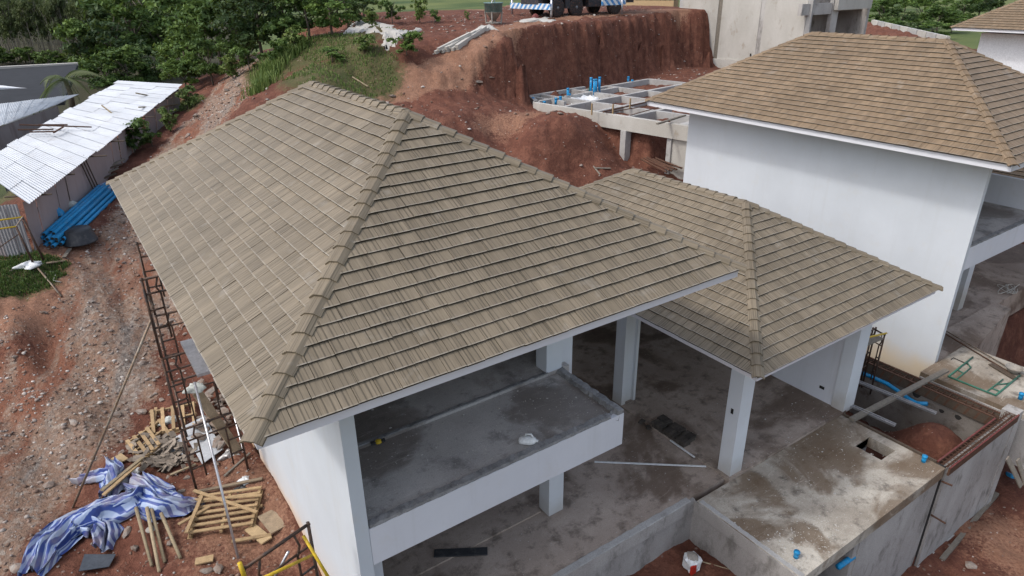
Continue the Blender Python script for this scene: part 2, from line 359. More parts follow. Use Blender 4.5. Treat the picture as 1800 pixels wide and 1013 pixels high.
# ground: red laterite, grey crushed stone, dusty track, green film; masks are vertex attributes
def soil():
    k = N('soil'); q = k.pos()
    def A(n): return k.n('ShaderNodeAttribute', attribute_name=n).outputs['Fac']
    n1 = k.noise(q, .35, 6, .65); n2 = k.noise(q, 2.2, 6, .7); n3 = k.noise(q, 14, 4, .7)
    red = k.mix(k.ramp(n1, [(.32, 0.0), (.68, 1.0)]), (.140, .056, .036), (.095, .039, .027))
    st = k.noise(k.pos((1.3, 1.3, .22)), 2.0, 5, .65)
    red = k.mix(k.ramp(st, [(.42, 0.0), (.72, .45)]), red, (.070, .030, .022))
    red = k.mix(k.ramp(n2, [(.45, 0.0), (.7, .8)]), red, (.205, .092, .060))
    track = k.mix(k.ramp(n2, [(.35, 0.0), (.7, 1.0)]), (.27, .150, .098), (.195, .098, .062))
    grav = k.mix(k.ramp(n2, [(.35, 0.0), (.7, 1.0)]), (.235, .150, .104), (.175, .118, .086))
    vo = k.n('ShaderNodeTexVoronoi'); vo.inputs['Scale'].default_value = 15.0; k.l(q, vo.inputs['Vector'])
    vs = k.n('ShaderNodeSeparateXYZ'); k.l(vo.outputs['Color'], vs.inputs[0])
    grav = k.mix(k.ramp(vs.outputs[0], [(.3, 0.0), (.9, .85)]), grav, k.mix(vs.outputs[1], (.30, .255, .21), (.22, .130, .088)))
    mpb = k.n('ShaderNodeMapping'); mpb.inputs['Rotation'].default_value = (0, 0, rad(-67)); k.l(q, mpb.inputs[0]); mps = k.n('ShaderNodeMapping'); mps.inputs['Scale'].default_value = (.16, 1.15, 1); k.l(mpb.outputs[0], mps.inputs[0])
    band = k.noise(mps.outputs[0], 1.0, 6, .62, .4)
    grav = k.mix(k.ramp(band, [(.50, 0.0), (.60, .85)]), grav, k.mix(n3, (.21, .082, .047), (.15, .062, .038)))
    grav = k.mix(k.ramp(band, [(.34, .85), (.45, 0.0)]), grav, k.mix(k.ramp(vs.outputs[2], [(.3, 0.0), (.8, 1.0)]), (.13, .112, .098), (.27, .24, .21)))
    green = k.mix(k.ramp(n2, [(.35, 0.0), (.7, 1.0)]), (.060, .072, .026), (.115, .085, .045))
    litter_shade = k.mix(k.ramp(n2, [(.35, 0.0), (.7, 1.0)]), (.035, .036, .018), (.060, .052, .030))  # leaf litter darkened further to paint in shade between the plantation trunks
    far = k.mix(k.ramp(k.noise(q, .02, 5, .6), [(.35, 0.0), (.65, 1.0)]), (.045, .075, .025), (.14, .16, .055))
    def m(a, b, name, amp):
        f = k.math('ADD', A(name), k.math('MULTIPLY', k.math('SUBTRACT', n3, .5), amp))
        f = k.math('ADD', f, k.math('MULTIPLY', k.math('SUBTRACT', n2, .5), amp))
        return k.mix(k.ramp(f, [(.38, 0.0), (.62, 1.0)]), a, b)
    col = m(red, track, 'track', .8); col = m(col, grav, 'gravel', 1.0); col = m(col, green, 'green', 1.1); col = m(col, far, 'far', .2); col = m(col, litter_shade, 'litter_shade', .3)
    sp = k.n('ShaderNodeTexVoronoi'); sp.inputs['Scale'].default_value = 3.3; k.l(q, sp.inputs['Vector'])
    col = k.mix(k.ramp(sp.outputs['Distance'], [(.05, .55), (.11, 0.0)]), col, (.36, .29, .24))
    col = k.mix(.7, col, k.ramp(n3, [(.25, .68), (.75, 1.3)]), 'MULTIPLY')
    k.bump(k.mix(.35, n2, k.mix(.5, n3, k.noise(q, 5.5, 5, .75))), 1.0, .16)
    k.b.inputs['Specular IOR Level'].default_value = .15
    k.out(col, .95)
soil()
# ------------------------------------------------------------------ terrain
LOW = [(50,1000,.45),(200,850,.45),(380,960,.45),(300,820,.42),(400,800,.42),(280,640,.75),(330,600,.9),(0,1000,.5),(0,800,.75),
 (100,600,1.3),(0,620,1.25),(180,560,1.3),(250,450,1.8),(75,460,2.3),(0,490,2.2),(150,420,2.3),(200,340,2.75),(250,370,2.4),(310,205,3.6),(270,330,2.75),
 (350,220,3.95),(400,160,4.6),(450,110,5.3),(420,112,5.0),(385,140,4.35),(480,150,5.1),(480,90,5.95),(540,80,6.4),(600,62,6.75),(560,130,5.75),(640,150,5.2),
 (660,110,5.95),(700,90,6.35),(740,65,6.65),(690,155,5.05),(760,118,5.7),(800,165,4.75),(860,190,4.35),(800,215,4.2),(700,190,4.6),
 (940,185,3.8),(1000,162,3.8),(1100,137,3.8),(1180,112,3.95),(880,222,3.8),(930,200,3.85),(960,300,2.6),(900,270,3.05),(1000,297,2.5),(1050,310,2.3),(1100,292,2.3),(1190,310,2.1),(1000,203,3.98),(1040,208,3.95),(965,222,3.95),(1005,226,3.9),(925,238,3.75),(1062,232,3.35),(1085,285,2.3),(1030,300,2.4),(985,262,3.25),(1140,262,2.5)]
HIGH = [(868,44,6.95),(900,60,6.85),(1000,41,7.0),(1040,22,7.2),(1100,26,7.1),(1190,17,7.2),(700,20,7.3),(600,12,7.3),(820,20,7.4),(760,40,7.0),(620,40,7.0),(740,62,6.7),(830,88,6.3),(760,118,5.7),(690,155,5.05),(700,90,6.4)]
def P3(l): return np.array([tuple(at(u, v, z=z)) for u, v, z in l])
LOWX = np.vstack([P3(LOW), [(1,6,.42),(1,9,.5),(1,10.9,.8),(3,13,2.2),(7,13,2.4),(10,11,2.2),(13,12,2.0),(16,12,1.9),(20,11,2.0),(5,18,3.7),(9,17,3.6),(26,12,2.2),(32,12,2.4),
   (37,16,2.6),(36,24,3.6),(32,20,3.8),(27,17,3.8),(24,13,2.6),(-6,22,1.5),(-9,14,1.2),(-5,8,.6),(-5,2,.4),(-2,0,.4),(0,3,.42),(-8,30,1.0),(2,36,2.6),(10,42,4.5),(0,46,1.2)]])
HIGHX = np.vstack([P3(HIGH), [(24,40,7.4),(34,36,7.4),(42,34,7.2),(14,40,7.0),(30,46,7.3)]])
class TPS:
    def __init__(s, P, lam=.02):
        n = len(P); s.c = P[:, :2]; K = s.k(s.c) + lam*np.eye(n); Q = np.c_[np.ones(n), s.c]
        A = np.block([[K, Q], [Q.T, np.zeros((3, 3))]]); s.w = np.linalg.solve(A, np.r_[P[:, 2], 0, 0, 0])
    def k(s, p):
        d2 = ((p[:, None]-s.c[None])**2).sum(-1); return .5*d2*np.log(d2+1e-9)
    def __call__(s, p):
        o = np.empty(len(p))
        for i in range(0, len(p), 40000):
            q = p[i:i+40000]; o[i:i+40000] = s.k(q)@s.w[:-3] + np.c_[np.ones(len(q)), q]@s.w[-3:]
        return o
TL, TH = TPS(LOWX, .3), TPS(HIGHX, .3)
# cliff line: everything behind it (away from the camera) is the upper terrace
CL = P3([(600,30,7.0),(700,80,6.45),(770,112,5.8),(830,98,6.1),(900,72,6.6),(1000,50,6.8),(1100,37,6.85),(1190,27,6.9),(1330,20,6.9)])[:, :2]
CL = np.vstack([[(-5, 75)], CL, [(60, 34)]])
def sd_line(p, L):
    best = np.full(len(p), 1e9); side = np.zeros(len(p)); tt = np.zeros(len(p))
    for i in range(len(L)-1):
        a, b = L[i], L[i+1]; d = b-a; t = np.clip(((p-a)@d)/(d@d), 0, 1); q = a+t[:, None]*d
        ds = np.hypot(*(p-q).T); s_ = np.sign(d[0]*(p-a)[:, 1]-d[1]*(p-a)[:, 0]); u = ds < best-1e-9
        best[u] = ds[u]; side[u] = s_[u]; tt[u] = i+t[u]
    return best*np.where(side == 0, 1, side), tt
def sm(a, b, x): t = np.clip((x-a)/(b-a), 0, 1); return t*t*(3-2*t)
def heights(p, detail=True):
    x, y = p[:, 0], p[:, 1]; zl = TL(p); zh = TH(p)
    d, tt = sd_line(p, CL)
    if detail: d = d + fbm(x*.9, y*.9, 4)*1.0 + (np.abs(fbm(x*2.1, y*2.1, 4))-.1)*1.1 + fbm(x*5, y*5, 3)*.22
    h = sm(-1.15, .05, d)
    zl = np.clip(zl, -.5, 7.2); zh = np.clip(zh, 4, 8.2)
    zh = np.where(tt < 2.2, np.where(d > 0, np.minimum(zh, 7.2), zh), zh)
    z = zl*(1-h)+np.maximum(zh, zl)*h
    # beyond the site the land falls to a valley
    az = np.arctan2(x+.9, y+5.6); R = np.hypot(x+.9, y+5.6)
    zf = -6.0+5.8*sm(.15, .75, az) + fbm(x*.006, y*.006, 3)*6*sm(150, 400, R)
    e = np.hypot((x-16)/1.25, (y-16)/1.15)
    lv = sm(-4, -14, x-.28*(y-16)) * sm(5, 18, y)
    z = z*(1-lv)+(-2.5)*lv
    g = sm(21, 36, e); z = z*(1-g)+zf*g
    # footprint of the houses and the dug-out plots in front of them
    def rect(x0, x1, y0, y1, w): return sm(x0-w, x0, x)*sm(x1+w, x1, x)*sm(y0-w, y0, y)*sm(y1+w, y1, y)
    m = rect(1.35, 46, -40, 9.4, .28); z = z*(1-m)+(-2.8)*m
    m = rect(1.3, 7.85, -40, 1.0, .2); z = z*(1-m)+(-1.05)*m
    m = rect(17.5, 46, 1.6, 9.2, .5); z = z*(1-m)+(-1.4)*m
    m = rect(33.5, 60, -40, 12, 2.5); z = z*(1-m)+(1.2)*m
    fx, fy = x-18.79, y-11.47; fu, fv = -.163*fx+.9866*fy, .9866*fx+.163*fy
    m = sm(1.6, 2.1, fu)*sm(10.5, 9.8, fu)*sm(.05, .35, fv)*sm(11.5, 10.2, fv); z = z*(1-m)+3.78*m
    c0 = at(30, 595, z=1.5); z = z + .42*np.exp(-(((x-c0.x)/.8)**2+((y-c0.y)/1.1)**2)) - .3*np.exp(-(((x-c0.x-.5)/.35)**2+((y-c0.y+.4)/.8)**2))
    # fill heaped in the tank and dumped beside it
    r2 = ((x-14.1)/1.15)**2+((y+.55)/1.0)**2; z = z + 1.35*np.exp(-r2*1.0)*rect(12.5, 15.0, -1.4, 5, .05)
    z = z + (1.15+.7*sm(1.0, 4.0, y))*rect(12.5, 15.05, -1.4, 8, .05)
    if detail:
        far = sm(30, 60, R); soil_ = 1-far
        rough = sm(.02, .06, np.abs(d))*.0+1
        z = z + soil_*(fbm(x*.8, y*.8, 4)*.36 + fbm(x*2.6, y*2.6, 4)*.22*sm(9, 13, y) + fbm(x*3.1, y*3.1, 4)*.13 + np.abs(fbm(x*7.5, y*7.5, 2))*.06)
        z = z + soil_*h*(1-h)*4*fbm(x*1.7, y*1.7, 4)*.8
        # wheel ruts and wash-outs along the stony slope
        s_ = (x+.22*y); z = z + soil_*sm(2.2, .5, x)*sm(26, 12, y)*(.07*np.sin(s_*3.3+2.2*fbm(x*.3, y*.3, 2)+y*.12))
    return z
def gz(x, y): return float(heights(np.array([[x, y]]))[0])
def gp(u, v, off=0.0):
    """where the line of sight through (u, v) meets the ground"""
    d = (RT*((u-900)/FPX) + UP*((506.5-v)/FPX) + FW).normalized()
    ts = np.geomspace(6, 400, 700); P = np.array(CAM)[None]+ts[:, None]*np.array(d)[None]
    hz = heights(P[:, :2]); k_ = np.nonzero(P[:, 2] < hz+off)[0]
    if len(k_) == 0: return Vector(P[-1])
    i = max(k_[0], 1); a, b = P[i-1], P[i]; ga, gb = a[2]-hz[i-1]-off, b[2]-hz[i]-off; t = ga/(ga-gb+1e-9)
    q = a+(b-a)*t; return Vector(q)

na1 = np.concatenate([np.linspace(-14, 84, 470), np.linspace(84, 346, 60)[1:-1]]); NA = len(na1)
rr = np.concatenate([np.geomspace(1.2, 60, 420), np.geomspace(60, 4500, 60)[1:]]); NR = len(rr)
A_, R_ = np.meshgrid(np.radians(na1), rr); gx = CAM.x+R_*np.sin(A_); gy = CAM.y+R_*np.cos(A_)
gpt = np.c_[gx.ravel(), gy.ravel()]; gzv = heights(gpt)
V = np.c_[gpt, gzv]; V = np.vstack([V, [CAM.x, CAM.y, gzv[:NA].mean()]])
ii, jj = np.meshgrid(np.arange(NR-1), np.arange(NA), indexing='ij'); j2 = (jj+1) % NA
F = np.stack([ii*NA+jj, (ii+1)*NA+jj, (ii+1)*NA+j2, ii*NA+j2], -1).reshape(-1, 4)[:, ::-1]
me = bpy.data.meshes.new('ground'); 
me.vertices.add(len(V)); me.vertices.foreach_set('co', V.ravel())
fl = F.ravel(); tri = np.array([[NR*NA, (j+1) % NA, j] for j in range(NA)])[:, ::-1].ravel()
me.loops.add(len(fl)+len(tri)); me.loops.foreach_set('vertex_index', np.r_[fl, tri].astype(np.int32))
me.polygons.add(len(F)+NA)
me.polygons.foreach_set('loop_start', np.r_[np.arange(len(F))*4, len(fl)+np.arange(NA)*3].astype(np.int32))
me.polygons.foreach_set('use_smooth', np.ones(len(F)+NA, bool)); me.update(calc_edges=True); me.validate()
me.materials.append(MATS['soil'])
def poly_mask(p, L, r0, r1): d, _ = sd_line(p, L); return sm(r1, r0, np.abs(d))
def blob(p, u, v, z, rx, ry=None):
    c = at(u, v, z=z); return np.exp(-(((p[:, 0]-c.x)/rx)**2+((p[:, 1]-c.y)/(ry or rx))**2)**1.5)
def masks(p):
    x, y = p[:, 0], p[:, 1]; nz = fbm(x*.5, y*.5, 4)
    GR = P3([(440,105,5.2),(400,170,4.5),(345,230,3.9),(280,340,2.8),(240,450,1.9),(180,590,1.3),(90,760,.8),(-60,940,.6)])[:, :2]
    gr = poly_mask(p, GR, .55, 1.9)*1.0 + .62*poly_mask(p, GR+[.9, -.4], .3, 1.7)*sm(.0, .1, nz)
    gr = np.maximum(gr, .75*blob(p, 330, 560, .9, 1.3)*1.0); gr = np.maximum(gr, .7*blob(p, 60, 690, 1.0, 2.0, 2.6))
    gn = np.zeros(len(p))
    for b in [(500,110,5.7,1.7,3.2),(545,85,6.3,2.4,3.2),(600,75,6.6,2.0,2.2),(560,125,5.8,1.8,2.0),(640,115,5.9,1.7,2.0),(470,130,5.3,1.0,2.6),(690,70,6.5,1.8,1.5),(620,150,5.3,1.3,1.2),(20,482,2.25,1.25,1.1),(330,180,3.9,.9,2.4),(240,235,3.2,1.0,2.0)]:
        gn = np.maximum(gn, blob(p, *b))
    RD = P3([(660,175,4.8),(720,140,5.35),(800,100,6.1),(870,60,6.8),(960,35,7.1),(1060,24,7.2),(1190,14,7.3)])[:, :2]
    tr = poly_mask(p, RD, .4, 1.3); tr = np.maximum(tr, poly_mask(p, P3([(600,20,7.2),(760,12,7.3),(900,15,7.3)])[:, :2], .8, 3.0)*.8)
    tr = np.maximum(tr, .8*blob(p, 130, 480, 1.9, 1.6, 2.0)); tr = np.maximum(tr, .75*blob(p, 40, 560, 1.6, 1.5)); tr = np.maximum(tr, .6*blob(p, 420, 900, .4, 1.6, 2.5)); tr = np.maximum(tr, .6*blob(p, 900, 215, 3.9, 2.5, 1.2))
    tr = np.maximum(tr, .62*blob(p, 1780, 960, -2.8, 1.6, 1.6))
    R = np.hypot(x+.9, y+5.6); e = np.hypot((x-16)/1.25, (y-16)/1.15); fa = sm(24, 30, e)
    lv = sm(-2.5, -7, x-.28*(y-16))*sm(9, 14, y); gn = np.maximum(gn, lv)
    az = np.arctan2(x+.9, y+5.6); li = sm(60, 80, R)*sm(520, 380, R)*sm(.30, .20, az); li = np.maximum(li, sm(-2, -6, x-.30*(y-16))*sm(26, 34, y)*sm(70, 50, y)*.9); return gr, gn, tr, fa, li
for nme, arr in zip(('gravel', 'green', 'track', 'far', 'litter_shade'), masks(V[:, :2])):
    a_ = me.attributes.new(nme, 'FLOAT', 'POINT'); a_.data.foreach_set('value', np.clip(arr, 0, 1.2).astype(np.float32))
ground = struct(link('ground', me))
# ------------------------------------------------------------------ tiled hip roofs
def basis(o, e, u, n):
    m = Matrix((e, u, n)).transposed().to_4x4(); m.translation = o; return m
def tile_mesh(pts, uvs, mat):     # pts: 8 local points, bottom ring then top ring
    me = bpy.data.meshes.new('tile')
    me.from_pydata([tuple(p) for p in pts], [], [(3,2,1,0),(4,5,6,7),(0,1,5,4),(1,2,6,5),(2,3,7,6),(3,0,4,7)])
    ul = me.uv_layers.new(name='UVMap')
    for pl in me.polygons:
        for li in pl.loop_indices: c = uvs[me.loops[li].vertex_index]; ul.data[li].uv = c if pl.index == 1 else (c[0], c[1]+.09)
    me.materials.append(MATS[mat]); me.materials.append(MATS['tile_edge_shade']); me.polygons[2].material_index = 1; return me

def hip_roof(house, name, x0, x1, y0, y1, ze, zr, ry0, ry1, rows, mat, n_single, tw=.24, fmat='fascia_grey', fh=.15, cap=.125, th=.032):
    """eave rectangle, ridge along Y from ry0 to ry1 at mid x; one tile = one piece, the nearest are objects of their own"""
    xm = (x0+x1)/2
    E = [Vector((x0,y0,ze)), Vector((x1,y0,ze)), Vector((x1,y1,ze)), Vector((x0,y1,ze))]
    R = [Vector((xm,ry0,zr)), Vector((xm,ry1,zr))]
    mb = MB(); dz = Vector((0,0,-.02))
    for f in ([E[0],E[1],R[0]],[E[1],E[2],R[1],R[0]],[E[2],E[3],R[1]],[E[3],E[0],R[0],R[1]]): mb.face([p+dz for p in f])
    roof = mb.build(name, 'dark_void', house)
    s_ = MB(); b = fh-.01; i_ = .06
    s_.box(x0+i_, x1-i_, y0+i_, y1-i_, ze-b-.012, ze-b+.006); s_.build('soffit', 'soffit', roof)
    o = .035
    for (a0,a1,b0,b1) in ((x0+o,x1-o,y0+o,y0+o+.025),(x0+o,x1-o,y1-o-.025,y1-o),(x0+o,x0+o+.025,y0+o+.027,y1-o-.027),(x1-o-.025,x1-o,y0+o+.027,y1-o-.027)):
        fb = MB().box(a0,a1,b0,b1,ze-fh,ze-.018).build('fascia', fmat, roof)
        g = .016; MB().box(a0-g,a1+g,b0-g,b1+g,ze-.06,ze-.012).build('drip_strip', fmat, fb)
    # faces: eave start, eave end, the two slope-shortening rates
    faces = []
    for A, B, top in ((E[0],E[1],R[0]),(E[1],E[2],R[0]),(E[2],E[3],R[1]),(E[3],E[0],R[1])):
        e = (B-A).normalized(); q = top-A; up = q-e*q.dot(e); ln = up.length; up.normalize(); faces.append((A,B,e,up,ln))
    singles = []; joined = []; rnd = random.Random(5)
    ends = {0:(R[0],R[0]), 1:(R[0],R[1]), 2:(R[1],R[1]), 3:(R[1],R[0])}
    for fi, (A,B,e,up,ln) in enumerate(faces):
        n = e.cross(up).normalized(); L = (B-A).length; r = ln/rows
        kl = (ends[fi][0]-A).dot(e)/ln; kr = (L-(ends[fi][1]-A).dot(e))/ln
        vis = n.dot(CAM-(A+B)/2) > 0
        for i in range(rows):
            d0 = i*r-(.03 if i == 0 else .0); d1 = min((i+1)*r+.035, ln)
            x = -rnd.random()*tw
            while x < L:
                w_ = tw*rnd.choice((1, 1, 1, .72, 1.22)); xa, xb = x+.003, x+w_-.003; x += w_
                b0, b1 = max(xa, kl*d0), min(xb, L-kr*d0); t0, t1 = max(xa, kl*d1), min(xb, L-kr*d1)
                if b1-b0 < .02: continue
                if t1 < t0: t0 = t1 = (max(min(t0, L-kr*d1), min(kl*d1, L)) if t0 > L-kr*d1 else t0)
                full = abs(b0-xa) < 1e-6 and abs(t0-xa) < 1e-6 and abs(b1-xb) < 1e-6 and abs(t1-xb) < 1e-6
                lo = rnd.uniform(0, .004)
                pts = [(b0,d0,.002),(b1,d0,.002),(t1,d1,-.004),(t0,d1,-.004),(b0,d0,th+lo),(b1,d0,th+lo),(t1,d1,.004),(t0,d1,.004)]
                c = A+e*((b0+b1)/2)+up*((d0+d1)/2)
                (singles if vis else joined).append(((c-CAM).length, A, e, up, n, pts, full, round(w_, 3), i, fi, rnd.random()))
    singles.sort(key=lambda s: s[0]/max(.3, (s[5][1][0]-s[5][0][0])/tw)); joined += singles[n_single:]; singles = singles[:n_single]
    cache = {}
    for (dist, A, e, up, n, pts, full, w_, i, fi, rv) in singles:
        ox, oy = pts[0][0], pts[0][1]; key = (fi, w_, i == 0)
        if full and key in cache: me = cache[key]
        else:
            lp = [(p[0]-ox, p[1]-oy, p[2]) for p in pts]; me = tile_mesh(lp, [(p[0], p[1]) for p in lp], mat)
            if full: cache[key] = me
        t = bpy.data.objects.new('tile', me); COL.objects.link(t); t.parent = roof
        t.matrix_basis = basis(A+e*ox+up*(oy+rnd.uniform(-.005,.004))+n*rnd.uniform(-.001,.006), (e+up*rnd.uniform(-.012,.012)).normalized(), up, n)
    if joined:
        vs, fs, uvs, rn = [], [], [], []
        for (dist, A, e, up, n, pts, full, w_, i, fi, rv) in joined:
            k0 = len(vs)
            for p in pts: vs.append(tuple(A+e*p[0]+up*p[1]+n*p[2])); uvs.append((p[0]-pts[0][0], p[1]-pts[0][1])); rn.append(rv)
            fs += [tuple(q+k0 for q in f) for f in ((4,5,6,7),(0,1,5,4),(1,2,6,5),(2,3,7,6),(3,0,4,7))]
        me = bpy.data.meshes.new('roof_tiles'); me.from_pydata(vs, [], fs); ul = me.uv_layers.new(name='UVMap')
        li = np.empty(len(me.loops), np.int32); me.loops.foreach_get('vertex_index', li)
        uva = np.array(uvs, np.float32)[li]; ls = np.arange(len(li))//4 % 5; uva[ls != 0, 1] += .09; ul.data.foreach_set('uv', uva.ravel())
        me.attributes.new('rnd', 'FLOAT', 'POINT').data.foreach_set('value', np.array(rn, np.float32)); me.materials.append(MATS[mat]); me.materials.append(MATS['tile_edge_shade'])
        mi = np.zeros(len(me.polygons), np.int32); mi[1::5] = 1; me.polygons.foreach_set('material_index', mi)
        j = link('roof_tiles', me, roof); j['kind'] = 'stuff'
    # ridge and hip caps
    def caps(a, b, sideA, sideB, n):
        d = (b-a).normalized(); ln = (b-a).length; q = ln/n
        wa = (sideA-d*sideA.dot(d)).normalized(); wb = (sideB-d*sideB.dot(d)).normalized(); up_ = -(wa+wb).normalized()
        prof = lambda h: [wa*cap+up_*(h-.012), wa*cap*.42+up_*(h+.012+cap*.02), wb*cap*.42+up_*(h+.012+cap*.02), wb*cap+up_*(h-.012)]
        def ring(t, h): return [d*t+p for p in prof(h)]
        lo, hi = ring(-.012, .052), ring(q+.02, .026); lo2 = [p-up_*.024 for p in lo]; hi2 = [p-up_*.014 for p in hi]
        v = lo+hi+lo2+hi2; f = []
        for k_ in range(3): f += [(k_,k_+1,4+k_+1,4+k_),(8+k_,12+k_,12+k_+1,8+k_+1),(k_,8+k_,8+k_+1,k_+1),(4+k_,4+k_+1,12+k_+1,12+k_)]
        f += [(0,4,12,8),(3,11,15,7)]
        me = bpy.data.meshes.new('ridge_cap'); me.from_pydata([tuple(p) for p in v], [], f)
        bmx = bmesh.new(); bmx.from_mesh(me); bmesh.ops.recalc_face_normals(bmx, faces=bmx.faces); bmx.to_mesh(me); bmx.free()
        ul = me.uv_layers.new(name='UVMap')
        for lp in me.loops: p = Vector(v[lp.vertex_index]); ul.data[lp.index].uv = (p.dot(wa-wb), p.dot(d)+.08)
        me.materials.append(MATS[mat])
        for k_ in range(n):
            o_ = bpy.data.objects.new('ridge_cap', me); COL.objects.link(o_); o_.parent = roof
            o_.location = a+d*q*k_+up_*rnd.uniform(.0, .008); o_.rotation_euler = (rnd.uniform(-.012,.012), rnd.uniform(-.012,.012), rnd.uniform(-.015,.015))
    ns = rows; fu = [f[3] for f in faces]
    caps(E[0]-(R[0]-E[0]).normalized()*.03, R[0], -fu[0], -fu[3], ns); caps(E[1]-(R[0]-E[1]).normalized()*.03, R[0], -fu[0], -fu[1], ns)
    caps(E[3]-(R[1]-E[3]).normalized()*.03, R[1], -fu[2], -fu[3], ns); caps(E[2]-(R[1]-E[2]).normalized()*.03, R[1], -fu[1], -fu[2], ns)
    caps(R[0]+(R[1]-R[0]).normalized()*.03, R[1], -fu[3], -fu[1], max(3, round((ry1-ry0)/.265)))
    return roof

def wall(house, mat, *b, name='wall'): return MB().box(*b).build(name, mat, house)

# ------------------------------------------------------------------ the near house
H = thing('house', (4, 5, 0), 'near two-storey white house with brown hip roof, open balcony and low porch roof', 'house', 'houses on the building site')
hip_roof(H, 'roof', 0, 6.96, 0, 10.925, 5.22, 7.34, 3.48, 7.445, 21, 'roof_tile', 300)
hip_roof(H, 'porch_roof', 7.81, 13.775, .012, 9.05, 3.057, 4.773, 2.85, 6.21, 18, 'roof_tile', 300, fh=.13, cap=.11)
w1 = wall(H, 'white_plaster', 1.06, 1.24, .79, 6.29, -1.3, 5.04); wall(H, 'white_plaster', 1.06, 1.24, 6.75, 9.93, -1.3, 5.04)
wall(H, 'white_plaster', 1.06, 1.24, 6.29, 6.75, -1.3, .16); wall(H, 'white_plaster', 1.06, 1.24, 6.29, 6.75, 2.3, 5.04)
wi = MB().box(1.17, 1.19, 6.29, 6.75, .16, 2.3).build('window', 'window_grey', H)
wall(H, 'white_plaster_upper', 1.24, 5.9, 9.75, 9.93, -1.3, 5.04); wall(H, 'white_plaster_upper', 5.72, 5.9, 2.66, 9.75, 2.5, 5.04)
wall(H, 'white_plaster_upper', 5.9, 12.65, 8.3, 8.45, 0, 2.93); wall(H, 'white_plaster_upper', 12.5, 12.64, 1.06, 8.3, .03, 2.93)
wall(H, 'white_plaster_upper', 1.24, 1.66, 2.36, 2.52, 2.86, 5.04)
MB().box(1.24, 5.72, 2.36, 9.75, 2.45, 2.865).build('upper_floor', 'slab_grey', H)
MB().box(1.24, 5.56, .93, 2.357, 2.5, 2.80).build('balcony_floor', 'slab_grey', H)
MB().box(1.245, 5.57, .794, .93, 2.2, 2.80).build('balcony_beam', 'white_plaster_upper', H)
MB().box(5.43, 5.567, .933, 2.9, 2.2, 2.797).build('balcony_beam', 'white_plaster_upper', H)
def rough_curb(pts, w_, h_, name, mat, parent, n=40, seed=1):
    r_ = random.Random(seed); a, b = Vector(pts[0]), Vector(pts[1]); d = (b-a); sd = Vector((-d.y, d.x, 0)).normalized(); m = MB(); ring = []
    for i in range(n+1):
        p = a+d*i/n; j = lambda s: r_.uniform(-s, s)
        ring.append([p-sd*(w_/2+j(.006)), p-sd*(w_/2*.9+j(.006))+Vector((0,0,h_*(1+j(.2)))), p+sd*(w_/2*.8+j(.012))+Vector((0,0,h_*(1+j(.2)))), p+sd*(w_/2+j(.015))])
    base = 0; vs = [q for rg in ring for q in rg]
    fs = [(4*i+k, 4*(i+1)+k, 4*(i+1)+k+1, 4*i+k+1) for i in range(n) for k in range(3)]+[(0,1,2,3),(4*n+3,4*n+2,4*n+1,4*n)]
    return m.poly(vs, fs).build(name, mat, parent)
rough_curb([(1.26,.865,2.801),(5.30,.865,2.801)], .13, .045, 'curb', 'curb_dark', H, 60)
rough_curb([(5.50,.80,2.80),(5.50,2.35,2.80)], .14, .075, 'curb', 'curb_dark', H, 30, 3)
rough_curb([(1.66,2.38,2.86),(5.25,2.38,2.86)], .07, .02, 'curb', 'curb_dark', H, 50, 4)
# broken corner of the balcony where the drain runs
MB().poly([(5.33,.80,2.78),(5.45,.785,2.70),(5.50,.80,2.84),(5.43,.93,2.86),(5.36,.9,2.83)], [(0,1,2,3,4)]).build('drain_lip', 'curb_dark', H)
for b in ((5.22,5.55,2.36,2.66,2.867,5.04), (5.55,5.9,2.50,2.66,2.50,5.04), (5.05,5.38,2.02,2.32,.01,2.5), (1.24,1.52,1.25,1.55,-1.3,2.2),
          (8.62,8.97,.80,1.10,-.02,2.93), (12.47,12.90,.76,1.056,-.02,2.93), (8.56,8.68,3.86,4.16,0,2.93), (8.68,8.93,3.93,4.12,0,2.93), (8.93,9.0,3.86,4.16,0,2.93)):
    MB().box(*b).build('column', 'column_white', H)
MB().box(8.60, 12.47, .83, 1.05, 2.62, 2.93).build('porch_beam', 'column_white', H)
MB().box(8.64, 8.86, 1.10, 8.3, 2.62, 2.93).build('porch_beam', 'column_white', H)
MB().box(12.55, 12.56, 1.6, 1.63, .34, .36)
for (y_, z_) in ((1.30, .33),): MB().box(12.492, 12.502, y_, y_+.12, z_, z_+.07).build('socket_box', 'dark_void', H)
MB().box(8.612, 8.622, .93, .985, 1.45, 1.56).build('socket_box', 'dark_void', H)
MB().box(9.5, 9.52, .05, .06, 2.5, 2.6)
# ground floor, porch floor, terrace
struct(MB().box(1.24, 8.55, .85, 8.3, -.35, 0).build('ground_floor', 'slab_brown'))
MB().box(1.24, 5.9, 8.3, 9.75, -.35, 0).build('floor_bay', 'slab_brown', bpy.data.objects['ground_floor'])
MB().box(1.24, 5.0, 2.2, 8.3, .0, .035).build('floor_step', 'slab_brown', bpy.data.objects['ground_floor'])
struct(MB().box(8.554, 12.6, .75, 8.3, -.35, .035).build('porch_floor', 'slab_brown'))
hx0, hx1, hy0, hy1 = 11.62, 12.16, -.62, -.05
tb = MB()
for b in ((7.62, hx0, -1.5, .746, -.27, -.02), (hx1, 12.42, -1.5, .746, -.27, -.02), (hx0, hx1, -1.5, hy0, -.27, -.02), (hx0, hx1, hy1, .746, -.27, -.02)): tb.box(*b)
terr = struct(tb.build('terrace', 'slab_terrace'))
for b in ((hx0-.03, hx0, hy0, hy1, -.5, -.05), (hx0, hx1, hy1, hy1+.03, -.5, -.05)): MB().box(*b).build('hatch_lining', 'concrete_fresh', terr)
